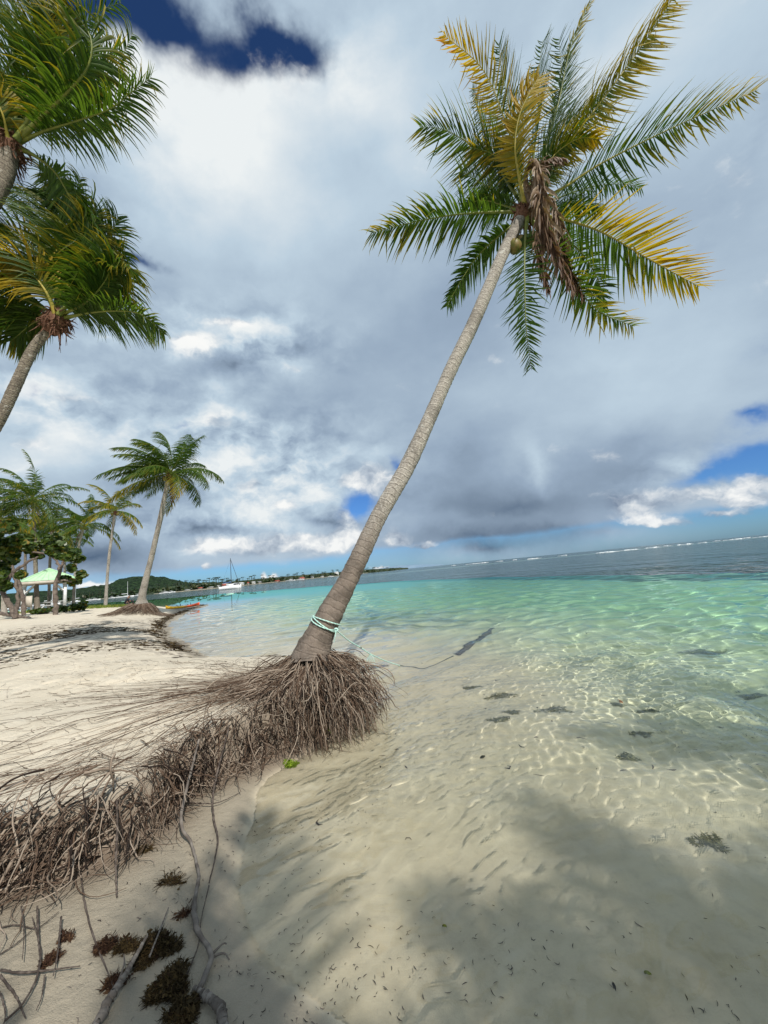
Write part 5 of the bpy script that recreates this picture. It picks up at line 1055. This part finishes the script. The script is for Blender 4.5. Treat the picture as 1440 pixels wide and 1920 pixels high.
def leaf_cloud(G, c, r, n, size, rs, flat=0.7):
    d = norm(rs.randn(n, 3)) * (rs.rand(n, 1) ** 0.45) * np.array([1, 1, flat]) * r; p = np.array(tuple(c)) + d
    nn = norm(rs.randn(n, 3) * 0.8 + d / r * 0.6 + np.array([0, 0, 0.7])); u = norm(np.cross(nn, rs.randn(n, 3))); v = np.cross(nn, u); s = size * (0.6 + 0.7 * rs.rand(n, 1))
    a = np.arange(6) / 6 * 6.283; V = p[:, None, :] + s[:, None, :] * (np.cos(a)[None, :, None] * u[:, None, :] + 0.85 * np.sin(a)[None, :, None] * v[:, None, :])
    V = V + nn[:, None, :] * (0.18 * s[:, None, :] * np.abs(np.cos(a))[None, :, None])
    i = np.arange(n * 6).reshape(n, 6); Q = np.concatenate([i[:, [0, 1, 2, 3]], i[:, [0, 3, 4, 5]]]); G.add(V, Q, 0, rnd=np.repeat(rs.rand(n), 6))
def shore_tree(name, label, Y, limbs, crowns, seed, size=0.15, dens=165, cat='tree', group=None, rpx=1.0):
    rs = np.random.RandomState(seed); b = aty(limbs[0][0][0], limbs[0][0][1], Y); b.z = gz(b.x, b.y) - .05; root = new_obj(name, None, None, b); tag(root, label, cat, group)
    G = Geo()
    for L_ in limbs:
        pts = [aty(px, py, Y + (q[0] if q else 0)) for px, py, *q in L_[:-1]]
        if L_ is limbs[0]: pts[0].z = b.z
        C, ln = spline(pts, 16); G.tube(C + rs.randn(16, 3) * 0.03, np.linspace(L_[-1][0], L_[-1][1], 16) * (1 + .12 * rs.randn(16)), 7, 0)
    child(G.obj('trunk', [M_GBARK], None), root)
    G = Geo()
    for px, py, rp in crowns:
        Yc = Y + rs.randn() * 0.9; c = aty(px, py, Yc); r = rp * Yc / F * 1.1
        for q in range(4):
            o_ = norm(rs.randn(3)) * r * .55; leaf_cloud(G, np.array(tuple(c)) + o_, r * .62, int(dens * .42), size, rs)
    child(G.obj('crown', [M_GRAPE], None, smooth=False), root); return root
shore_tree('sea_grape_tree', 'sea grape tree with a twisted trunk in front of the shelter roof', 26.5, [
    [(106, 1152), (104, 1120), (106, 1090), (112, 1072), (.17, .12)], [(112, 1074), (108, 1055), (96, 1040), (82, 1030), (.11, .05)], [(112, 1072), (118, 1055), (124, 1045), (.13, .05)], [(106, 1092), (118, 1088), (135, 1092), (.08, .04)], [(96, 1040), (70, 1036), (45, 1030), (.09, .04)]],
    [(95, 1016, 13), (115, 1024, 12), (133, 1032, 12), (78, 1022, 12), (60, 1026, 12), (45, 1020, 12), (30, 1026, 12), (142, 1045, 10), (120, 1046, 9), (150, 1046, 6), (100, 1036, 9), (70, 1040, 8), (135, 1066, 8), (152, 1078, 7), (120, 1084, 8), (140, 1092, 8), (50, 1010, 9), (110, 1008, 9)], 81)
shore_tree('sea_grape_tree', 'dense dark sea grape tree at the left edge beside the shelter', 25.5, [
    [(30, 1160), (18, 1135), (2, 1105), (-10, 1080), (.19, .12)], [(2, 1110), (20, 1080), (45, 1058), (72, 1044), (.16, .05)], [(30, 1158), (34, 1120), (28, 1085), (22, 1060), (.13, .07)], [(45, 1152), (44, 1125), (38, 1100), (34, 1072), (.15, .07)]],
    [(8, 1000, 16), (0, 1020, 16), (20, 1035, 14), (5, 1045, 16), (25, 1055, 12), (12, 1070, 13), (0, 1085, 14), (-12, 1060, 16), (35, 1075, 8), (-10, 1000, 18), (30, 1015, 12), (10, 1098, 8), (18, 985, 10)], 82)
def bush(px, py, w, h, Y, label, seed):
    c = aty(px, py, Y); zg_ = gz(c.x, Y); root = new_obj('beach_shrub', None, None, (c.x, Y, zg_ - .03)); tag(root, label, 'shrub'); rs = np.random.RandomState(seed)
    G = Geo(); W_ = w * Y / F; H_ = h * Y / F
    for q in range(14): leaf_cloud(G, (c.x + (rs.rand() - .5) * W_ * 1.1, Y + rs.randn() * .35, zg_ + H_ * (.25 + .45 * rs.rand())), H_ * .36, 42, 0.12, rs)
    child(G.obj('foliage', [M_GRAPE], None, smooth=False), root)
    G = Geo()
    for q in range(9): a = rs.rand() * 6.28; G.tube(np.array([(c.x, Y, zg_ - .02), (c.x + W_ * .35 * math.cos(a), Y + .3 * math.sin(a), zg_ + H_ * .6)]), .025, 5, 0)
    child(G.obj('stem', [M_GBARK], None), root)
bush(138, 1146, 38, 21, 30, 'rounded green sea grape shrub just right of the shelter trunk', 91)
bush(88, 1152, 34, 13, 29, 'low spreading green shrub in front of the shelter', 92)
# bare surface roots and trunks of the left grove
stick('exposed_tree_root', [aty(-10, 1150, 26), aty(15, 1152, 26), aty(40, 1156, 25.5), aty(62, 1160, 25)], [.14, .12, .09, .04], M_GBARK, 'thick exposed tree root lying on the sand at the far left', 'root', seed=33, n=24)

# ------------------------------------------------------------------ kayak and the person
kc = aty(343, 1138, 31.5); zk = gz(kc.x, 31.5); print('kayak ground', kc.x, zk)
kroot = new_obj('kayak', None, None, (kc.x, 31.5, max(zk, 0) + .02)); tag(kroot, 'yellow and orange-red plastic kayak lying on the tip of the sand spit', 'kayak')
m_k, t, b_ = pmat('kayak_plastic', (0.8, 0.4, 0.02), 0.35, 0.5); tcn = t.n.new('ShaderNodeTexCoord'); sx_ = t.sep(tcn.outputs['Object'])[0]
t.put(b_.inputs['Base Color'], t.mix(t.rng(t.m('ADD', sx_, t.m('MULTIPLY', t.noise(tcn.outputs['Object'], 1.5), .3)), 0.1, 0.75), (0.90, 0.50, 0.02, 1), (0.80, 0.11, 0.025, 1)))
n, k = 25, 14; u = np.linspace(-1, 1, n); V = []
for q in u:
    w_ = 0.36 * (1 - abs(q) ** 2.6) + .01; ht = 0.14 + 0.12 * abs(q) ** 3; rock = 0.10 * q * q
    for j in range(k):
        a = j / k * 6.283; V.append((q * 1.55, w_ * math.cos(a), rock + .16 + (ht if math.sin(a) > 0 else .14) * math.sin(a) * (0.75 if math.sin(a) > 0 else 1)))
i = np.arange(n * k).reshape(n, k); j = np.roll(i, -1, 1); G = Geo(); G.add(V, np.stack([i[:-1], j[:-1], j[1:], i[1:]], -1).reshape(-1, 4)); hull = G.obj('hull', [m_k], None); hull.parent = kroot
M_BLACK = noisy('black_foam', (0.02, 0.02, 0.02), (0.04, 0.04, 0.04), 9, 0.8)
for q in (-.45, .5):
    G = Geo(); G.tube(np.array([(q, 0, .255), (q + .02, 0, .29)]), [.21, .19], 12, 0); box(G, (q + .22, 0, .38), (.05, .34, .22)); o = G.obj('seat', [M_BLACK], None); o.parent = kroot
kroot.rotation_euler = (0, 0, R(28)); kroot.scale = (.8, .8, .8)

pc = aty(236, 1140, 33.0); zp = gz(pc.x, 33.0)
pr_ = new_obj('person', None, None, (pc.x, 33.0, zp)); tag(pr_, 'person in dark clothes sitting hunched on the grass looking out to sea', 'person')
M_SKIN = noisy('skin', (0.20, 0.11, 0.07), (0.26, 0.15, 0.10), 12, 0.55); M_CLOTH = noisy('dark_cloth', (0.012, 0.014, 0.02), (0.03, 0.032, 0.04), 20, 0.9); M_HAIR = noisy('dark_hair', (0.012, 0.009, 0.008), (0.03, 0.022, 0.018), 30, 0.6)
def skin_fig(name, pts, edges, rad_, mat, parent):
    me = bpy.data.meshes.new(name); me.from_pydata(pts, edges, []); o = new_obj(name, me); o.parent = parent
    mo_ = o.modifiers.new('skin', 'SKIN'); 
    for q, r in enumerate(rad_): o.data.skin_vertices[0].data[q].radius = (r, r)
    o.data.skin_vertices[0].data[0].use_root = True
    sb = o.modifiers.new('sub', 'SUBSURF'); sb.levels = 1; sb.render_levels = 1
    dg = bpy.context.evaluated_depsgraph_get(); ev = o.evaluated_get(dg); m2 = bpy.data.meshes.new_from_object(ev); o.modifiers.clear(); o.data = m2; m2.materials.clear(); m2.materials.append(mat); m2.polygons.foreach_set('use_smooth', [True] * len(m2.polygons)); return o
bp = [(0, 0, .14), (.03, 0, .34), (.10, 0, .52), (.14, 0, .62), (.19, 0, .70), (.24, 0, .79), (.10, .17, .54), (.26, .20, .36), (.44, .08, .40), (.10, -.17, .54), (.26, -.20, .36), (.44, -.08, .40), (.05, .10, .13), (.38, .12, .42), (.52, .11, .06), (.64, .11, .04), (.05, -.10, .13), (.38, -.12, .42), (.52, -.11, .06), (.64, -.11, .04), (.50, .03, .42), (.50, -.03, .42)]
be = [(0, 1), (1, 2), (2, 3), (3, 4), (4, 5), (2, 6), (6, 7), (7, 8), (2, 9), (9, 10), (10, 11), (0, 12), (12, 13), (13, 14), (14, 15), (0, 16), (16, 17), (17, 18), (18, 19), (8, 20), (11, 21)]
brd = [.15, .14, .15, .07, .085, .095, .065, .05, .035, .065, .05, .035, .10, .075, .05, .035, .10, .075, .05, .035, .025, .025]
skin_fig('body', bp, be, brd, M_SKIN, pr_)
skin_fig('shirt', [(0, 0, .14), (.03, 0, .34), (.10, 0, .52), (.13, 0, .60), (.10, .17, .54), (.24, .20, .38), (.10, -.17, .54), (.24, -.20, .38)], [(0, 1), (1, 2), (2, 3), (2, 4), (4, 5), (2, 6), (6, 7)], [.165, .155, .165, .085, .08, .062, .08, .062], M_CLOTH, pr_)
skin_fig('trousers', [(0, 0, .13), (.05, .10, .14), (.38, .12, .43), (.50, .11, .14), (.05, -.10, .14), (.38, -.12, .43), (.50, -.11, .14)], [(0, 1), (1, 2), (2, 3), (0, 4), (4, 5), (5, 6)], [.15, .11, .088, .062, .11, .088, .062], M_CLOTH, pr_)
skin_fig('hair', [(.19, 0, .80), (.22, 0, .86), (.26, 0, .87)], [(0, 1), (1, 2)], [.10, .10, .07], M_HAIR, pr_)
pr_.rotation_euler = (0, 0, R(35)); pr_.scale = (1.12, 1.12, 1.12)

# ------------------------------------------------------------------ far shore
def land(name, pts, depth, mat, seed, bump=1.0, base=-0.5, nv=26, label=None, sub=6):
    """a ridge: pts are (px, py of the skyline, Y of the shore)"""
    a = np.array([tuple(aty(px, py, Y + depth * .5)) + (Y,) for px, py, Y in pts]); n = len(a) * sub; s = np.linspace(0, len(a) - 1, n)
    X = np.interp(s, range(len(a)), a[:, 0]); top = np.interp(s, range(len(a)), a[:, 2]); Y0 = np.interp(s, range(len(a)), a[:, 3])
    v = np.linspace(0, 1, nv); XX = X[None, :] * (1 + (depth / a[:, 3].mean()) * (v[:, None] - .5) * .7); YY = Y0[None, :] + depth * v[:, None]
    pf = np.sin(np.pi * np.clip(v, 0, 1)) ** 0.8; ZZ = base + (top[None, :] - base) * pf[:, None]; ZZ = ZZ + bump * pf[:, None] ** .5 * (fnoise(XX, YY, 0.06, 5) + .8 * fnoise(XX, YY, 0.25, 4))
    m_, nn = XX.shape; i = np.arange(m_ * nn).reshape(m_, nn); Q = np.stack([i[:-1, :-1], i[:-1, 1:], i[1:, 1:], i[1:, :-1]], -1).reshape(-1, 4)
    o = np_mesh(name, np.stack([XX, YY, ZZ], -1).reshape(-1, 3), Q, [mat], smooth=True); tag(o, kind='structure'); return o
def forest_mat(name, a, b_, sc_=0.25):
    m, t, b = pmat(name, a, 0.95, 0.1); pos = t.n.new('ShaderNodeNewGeometry').outputs['Position']; v_ = t.vor(pos, sc_); n_ = t.noise(pos, sc_ * 2.5, 4, 0.6)
    t.put(b.inputs['Base Color'], t.mix(t.rng(t.m('ADD', v_, t.m('MULTIPLY', n_, .5)), 0.3, 1.0), (*b_, 1), (*a, 1))); t.put(b.inputs['Normal'], t.bump(t.m('SUBTRACT', n_, v_), 1.0, 3.0)); return m
M_FOREST = forest_mat('forest', (0.010, 0.022, 0.010), (0.040, 0.075, 0.028)); M_COAST = forest_mat('coast_scrub', (0.02, 0.035, 0.018), (0.09, 0.10, 0.06), 0.15)
def hor(px): return 1070 - (px - 720) * 0.096
land('hill', [(-420, hor(-420) - 14, 520), (-250, hor(-250) - 20, 500), (-100, hor(-100) - 22, 480), (0, hor(0) - 24, 460), (70, hor(70) - 22, 440), (130, hor(130) - 19, 430), (180, hor(180) - 22, 430), (205, hor(205) - 24, 430), (225, hor(225) - 31, 430), (250, hor(250) - 33, 430), (285, hor(285) - 31, 430), (310, hor(310) - 25, 430), (335, hor(335) - 17, 420), (360, hor(360) - 11, 410), (400, hor(400) - 8, 400), (430, hor(430) - 4, 400), (450, hor(450) - 1, 400)], 260, M_FOREST, 1, 2.2)
land('far_coast', [(300, hor(300) - 3, 380), (350, hor(350) - 4, 370), (400, hor(400) - 6, 370), (450, hor(450) - 7, 390), (500, hor(500) - 7, 480), (560, hor(560) - 6, 560), (620, hor(620) - 6, 640), (690, hor(690) - 5, 760), (740, hor(740) - 3, 900), (765, hor(765) - 1, 1000)], 120, M_COAST, 2, 0.8)
M_ISLE = noisy('distant_island', (0.16, 0.24, 0.33), (0.20, 0.28, 0.36), 0.01, 1.0)  # blue-grey stands in for distance haze, put into the island's colour
land('distant_island', [(690, hor(690) - 1, 3300), (715, hor(715) - 5, 3300), (745, hor(745) - 7, 3300), (775, hor(775) - 6, 3300), (800, hor(800) - 4, 3300), (830, hor(830) - 1, 3300)], 500, M_ISLE, 3, 2.0)
M_BEACHF = noisy('far_beach', (0.40, 0.36, 0.28), (0.25, 0.23, 0.17), 0.2, 0.9)
G = Geo(); bpx = [(60, 455), (130, 428), (200, 427), (260, 425), (300, 378), (350, 368), (400, 368), (450, 388), (500, 478), (560, 558), (620, 638), (690, 758)]
C = np.array([(aty(px, hor(px), Y).x, Y - 1, 0.15) for px, Y in bpx]); G.tube(spline(C, 80)[0], 1.1, 5, 0, flat=.5); tag(G.obj('far_beach', [M_BEACHF], None), kind='structure')
# woodland and palms along the far shore, one mass
G = Geo(); rs = np.random.RandomState(71)
spx = [q[0] for q in bpx]; sY = [q[1] for q in bpx]
M_WOODL = broad_leaf_mat('far_foliage', (0.014, 0.028, 0.012), (0.06, 0.09, 0.03), (0.11, 0.11, 0.05))
for q in range(620):
    px = -40 + 780 * rs.rand(); Y = np.interp(px, spx, sY) + 8 + 45 * rs.rand() ** 1.5; c = aty(px, hor(px), Y); hgt = 2.0 + 4.5 * rs.rand() ** 1.5
    leaf_cloud(G, (c.x, Y, hgt * .6), hgt * .65, 9, hgt * .30, rs, .8)
for q in range(150):
    px = (40 + 690 * rs.rand()); Y = np.interp(px, spx, sY) + 4 + 30 * rs.rand(); c = aty(px, hor(px), Y); hh = 6 + 5 * rs.rand()
    G.tube(np.array([(c.x, Y, 0), (c.x + rs.randn() * .6, Y, hh)]), .22, 4, 0, rnd=.95)
    for j in range(8):
        a = j * .785 + rs.rand(); d = np.array([math.cos(a), math.sin(a), 0]); p0 = np.array([c.x, Y, hh]); p1 = p0 + d * 1.6 + np.array([0, 0, .6]); p2 = p0 + d * 3.0 + np.array([0, 0, -.7]); w_ = np.cross(d, [0, 0, 1]) * .5
        G.add(np.array([p0 - w_ * .3, p0 + w_ * .3, p1 + w_, p1 - w_, p2 + w_ * .2, p2 - w_ * .2]), [(0, 1, 2, 3), (3, 2, 4, 5)], 0, rnd=.4 * rs.rand())
tag(G.obj('far_woodland', [M_WOODL], None, smooth=False), 'dark trees and coconut palms lining the far shore', 'woodland', kind='stuff')
# town
MW = [noisy('house_white', (0.75, 0.74, 0.70), (0.6, 0.6, 0.57), .5, .8), noisy('house_cream', (0.60, 0.54, 0.44), (0.5, 0.45, 0.37), .5, .8), noisy('house_pink', (0.60, 0.30, 0.25), (0.5, 0.25, 0.2), .5, .8)]
MR = [noisy('roof_white', (0.72, 0.72, 0.72), (0.6, 0.6, 0.6), .5, .6), noisy('roof_red', (0.42, 0.11, 0.08), (0.34, 0.09, 0.06), .5, .7), noisy('roof_grey', (0.30, 0.31, 0.33), (0.22, 0.23, 0.25), .5, .7)]
M_WIN = noisy('dark_window', (0.03, 0.04, 0.05), (0.05, 0.06, 0.07), 1, .3)
TOWN = [(338, 11, 4, 2, 1, 'low pink house with a red roof at the left end of the far town'), (352, 9, 3, 0, 0, 'white house right of the pink one on the far shore'), (365, 12, 5, 0, 0, 'wide white building with a white roof on the far shore'), (376, 7, 4, 1, 1, 'cream house with a red roof left of the catamaran mast'),
        (386, 10, 6, 0, 2, 'white two-storey house with a grey roof above the far beach'), (396, 8, 4, 1, 0, 'small cream house with a pale roof on the far shore'), (406, 12, 5, 0, 0, 'broad white block just left of the catamaran'), (421, 8, 6, 2, 1, 'pink house with a red roof behind the catamaran'),
        (441, 10, 6, 0, 2, 'white house with a grey roof behind the catamaran bow'), (452, 10, 7, 0, 0, 'tall white block right of the catamaran on the far shore'), (463, 8, 5, 1, 1, 'cream house with a red roof beside the tall white block'), (474, 9, 6, 0, 0, 'white house at the middle of the far town'),
        (486, 8, 4, 1, 2, 'cream house with a grey roof among the far palms'), (520, 9, 3, 2, 1, 'low pink house with a red roof among the far trees'), (545, 7, 3, 0, 0, 'small white house by the far boats'), (566, 10, 4, 2, 1, 'reddish house half hidden by far trees'),
        (584, 8, 4, 0, 2, 'white house with a grey roof toward the right end of the far shore'), (604, 6, 3, 0, 0, 'tiny white house near the end of the far shore'), (631, 8, 9, 0, 0, 'tall narrow white building next to the leaning trunk on the far shore'), (312, 7, 3, 0, 0, 'white house at the foot of the dark hill'), (186, 5, 4, 0, 2, 'lone white house up on the wooded hillside')]
def windowed(G, c, w, d, h, nx, nz):
    for a in range(nx):
        for z in range(nz): box(G, (c[0] - w / 2 + w * (a + .5) / nx, c[1] - d / 2 - .03, c[2] + h * (z + .55) / nz), (w / nx * .4, .08, h / nz * .45))
for q, (px, wp, hp, mw, mr, lab) in enumerate(TOWN):
    Y = float(np.interp(px, spx, sY)) + (5 if q % 2 else 14); hill_ = 'hillside' in lab; c = aty(px, hor(px), Y if not hill_ else 470); Y = c.y; w = wp * Y / F; h = hp * Y / F * .72; z0 = 0.3 if not hill_ else aty(px, hor(px) - 8, Y).z
    o = new_obj('town_house', None, None, (c.x, Y, z0)); tag(o, lab, 'house', 'houses of the far shore town'); G = Geo(); box(G, (c.x, Y, z0 + h / 2), (w, w * .7, h)); child(G.obj('wall', [MW[mw]], None, smooth=False), o)
    G = Geo(); e = .5; z1 = z0 + h; rh = h * .45 if mr else h * .18; a, b2 = w / 2 + e, w * .35 + e
    G.add(np.array([(c.x - a, Y - b2, z1), (c.x + a, Y - b2, z1), (c.x + a, Y + b2, z1), (c.x - a, Y + b2, z1), (c.x - a * .55, Y, z1 + rh), (c.x + a * .55, Y, z1 + rh)]), [(0, 1, 5, 4), (2, 3, 4, 5), (1, 2, 5, 5), (3, 0, 4, 4), (3, 2, 1, 0)]) if False else G.add(np.array([(c.x - a, Y - b2, z1), (c.x + a, Y - b2, z1), (c.x + a, Y + b2, z1), (c.x - a, Y + b2, z1), (c.x - a * .6, Y - .2, z1 + rh), (c.x + a * .6, Y - .2, z1 + rh), (c.x + a * .6, Y + .2, z1 + rh), (c.x - a * .6, Y + .2, z1 + rh)]), [(0, 1, 5, 4), (1, 2, 6, 5), (2, 3, 7, 6), (3, 0, 4, 7), (4, 5, 6, 7), (3, 2, 1, 0)])
    child(G.obj('roof', [MR[mr]], None, smooth=False), o)
    for k_ in range(3):
        G = Geo(); box(G, (c.x - w / 3 + w / 3 * k_, Y - w * .35 - .04, z0 + h * .5), (w * .13, .1, h * .35)); child(G.obj('window', [M_WIN], None, smooth=False), o)

# ------------------------------------------------------------------ boats
M_HULL = noisy('boat_white', (0.80, 0.80, 0.80), (0.70, 0.71, 0.72), 1, .3); M_ALU = noisy('mast_metal', (0.55, 0.56, 0.58), (0.45, 0.46, 0.48), 1, .4); M_DK = noisy('dark_rig', (0.05, 0.055, 0.07), (0.08, 0.085, 0.1), 1, .5); M_BLUE = noisy('sail_cover_blue', (0.03, 0.07, 0.18), (0.05, 0.1, 0.22), 3, .8)
def hull_mesh(G, L_, W_, H_, off=0.0, n=17):
    u = np.linspace(-1, 1, n); V = []
    for q in u:
        w_ = W_ / 2 * (1 - max(0, q) ** 2.2) * (1 - .25 * max(0, -q) ** 3) + .02; sh_ = H_ * (1 + .25 * max(0, q) ** 2)
        V += [(q * L_ / 2 + .08 * L_ * 0, off - w_, sh_), (q * L_ / 2, off - w_ * .85, H_ * .3), (q * L_ / 2 * .96, off, -H_ * .35), (q * L_ / 2, off + w_ * .85, H_ * .3), (q * L_ / 2, off + w_, sh_), (q * L_ / 2, off, sh_ + .06)]
    i = np.arange(n * 6).reshape(n, 6); j = np.roll(i, -1, 1); Q = np.stack([i[:-1], j[:-1], j[1:], i[1:]], -1).reshape(-1, 4); G.add(V, Q); G.add(np.array([V[q] for q in range(6)]), [(0, 1, 2, 3), (0, 3, 4, 5)]); G.add(np.array([V[-6 + q] for q in range(6)]), [(0, 1, 2, 3), (0, 3, 4, 5)])
def boat(name, px, Y, L_, label, kind, rz=0.0, mast=0, cat='boat', group=None, dark_mast=False):
    c = aty(px, hor(px), Y); o = new_obj(name, None, None, (c.x, Y, 0.0)); tag(o, label, cat, group); zero = []
    def part(nm, G, mat): q = G.obj(nm, [mat], None, smooth=False); q.parent = o
    if kind == 'cat':
        for s in (-1, 1): G = Geo(); hull_mesh(G, L_, L_ * .13, 1.3, s * L_ * .24); part('hull', G, M_HULL)
        G = Geo(); box(G, (-.3, 0, 1.25), (L_ * .62, L_ * .5, .5)); box(G, (0.1, 0, 1.85), (L_ * .36, L_ * .36, .75)); box(G, (-L_ * .22, 0, 2.6), (L_ * .26, L_ * .38, .1)); part('deck_house', G, M_HULL)
        G = Geo(); box(G, (0.15, 0, 1.9), (L_ * .365, L_ * .30, .35)); part('windows', G, M_WIN)
    else:
        G = Geo(); hull_mesh(G, L_, L_ * (.3 if kind == 'sail' else .34), .95 if kind == 'sail' else .8); part('hull', G, M_HULL)
        G = Geo(); box(G, (0 if kind == 'sail' else .2, 0, 1.25), (L_ * (.36 if kind == 'sail' else .3), L_ * .17, .55)); part('cabin', G, M_HULL)
        G = Geo(); box(G, (0 if kind == 'sail' else .25, 0, 1.3), (L_ * (.30 if kind == 'sail' else .31), L_ * .175, .22)); part('window_strip', G, M_WIN)
        if kind == 'motor': G = Geo(); box(G, (-L_ * .12, 0, 2.2), (L_ * .3, L_ * .22, .08)); [box(G, (-L_ * .12 + a, b2, 1.7), (.06, .06, 1.0)) for a in (-L_ * .13, L_ * .13) for b2 in (-L_ * .09, L_ * .09)]; part('canopy', G, M_HULL)
    if mast:
        G = Geo(); G.tube(np.array([(L_ * .05, 0, 1.0), (L_ * .04, 0, mast)]), [.16, .10], 6, 0); part('mast', G, M_DK if dark_mast else M_HULL)
        G = Geo(); G.tube(np.array([(L_ * .05, 0, 2.9), (-L_ * .38, 0, 2.9)]), .22, 6, 0); part('boom', G, M_BLUE if dark_mast else M_HULL)
        G = Geo(); G.tube(np.array([(L_ * .04, 0, mast * .97), (L_ * .48, 0, 1.2)]), .09 if dark_mast else .03, 4, 0); G.tube(np.array([(L_ * .04, 0, mast * .97), (-L_ * .48, 0, 1.2)]), .02, 4, 0); part('rigging', G, M_DK)
    o.rotation_euler = (0, 0, rz); return o
boat('catamaran', 432, 165, 8.2, 'white sailing catamaran with a tall dark mast anchored off the far town', 'cat', R(8), 13.5, dark_mast=True, cat='sailboat')
boat('sailboat', 238, 300, 10.5, 'white sailboat with a thick white mast below the wooded hill', 'sail', R(5), 12.5, cat='sailboat', group='boats moored in the bay')
boat('sailboat', 142, 270, 8.5, 'white sailboat right of the shelter', 'sail', R(170), 10.5, cat='sailboat', group='boats moored in the bay')
boat('sailboat', 96, 230, 10, 'white sailboat seen under the shelter roof', 'sail', R(10), 11.5, cat='sailboat', group='boats moored in the bay')
for q, (px, Y, L_, lab) in enumerate([(258, 330, 6, 'small white motorboat just right of the white-masted sailboat'), (178, 310, 8, 'white motorboat left of the slim palm trunk'), (168, 330, 6, 'small white motorboat closest left of another motorboat near the slim palm'), (210, 350, 6, 'small white motorboat between the slim palm and the white-masted sailboat'),
        (222, 360, 5, 'tiny white motorboat close under the hill'), (309, 340, 9, 'white motorboat by the far beach right of the mound palm'), (545, 450, 12, 'long white motorboat off the middle of the far shore'), (563, 480, 10, 'white motorboat ahead of the long one off the far shore'), (30, 180, 8, 'white motorboat behind the sea grape trunks at the far left'), (60, 250, 8, 'white motorboat left of the sailboat under the shelter'), (620, 560, 8, 'white motorboat just left of the leaning trunk'), (322, 350, 6, 'small dinghy-like white motorboat beside the far beach')]):
    boat('motorboat', px, Y, L_, lab, 'motor', R(-12 + 25 * (q % 3)), 0, group='boats moored in the bay')

# ------------------------------------------------------------------ surf on the reef
M_FOAM = noisy('foam', (0.85, 0.87, 0.88), (0.70, 0.75, 0.78), 0.6, 0.8)
G = Geo(); rs = np.random.RandomState(9)
for px, wp, Y in [(1142, 62, 300), (1120, 20, 290), (1185, 34, 320), (1228, 34, 330), (1285, 40, 340), (1310, 22, 330), (1385, 40, 380), (1425, 34, 360), (1010, 46, 380), (888, 36, 520), (935, 14, 520), (965, 10, 500), (1060, 18, 420), (1252, 16, 360), (1345, 18, 390), (850, 10, 600), (1400, 14, 420)]:
    Y *= 0.62
    for s in range(2):
        p_ = px + rs.randn() * wp * .15; a = aty(p_ - wp / 2 * rs.uniform(.5, 1), hor(px), Y + s * 5); b2 = aty(p_ + wp / 2 * rs.uniform(.5, 1), hor(px), Y + s * 5); n = 24; u = np.linspace(0, 1, n)
        C = np.stack([a.x + (b2.x - a.x) * u, np.full(n, Y + s * 5) + 1.5 * np.sin(u * 9 + s) + rs.randn(n) * .4, np.full(n, .1)], 1)
        G.tube(C, (0.05 + 0.42 * np.sin(np.pi * u) ** .6 * (0.35 + .65 * rs.rand(n))) * (1 if s == 0 else .5), 6, 0)
tag(G.obj('surf', [M_FOAM], None), 'white surf breaking along the reef near the horizon', 'surf', kind='stuff')
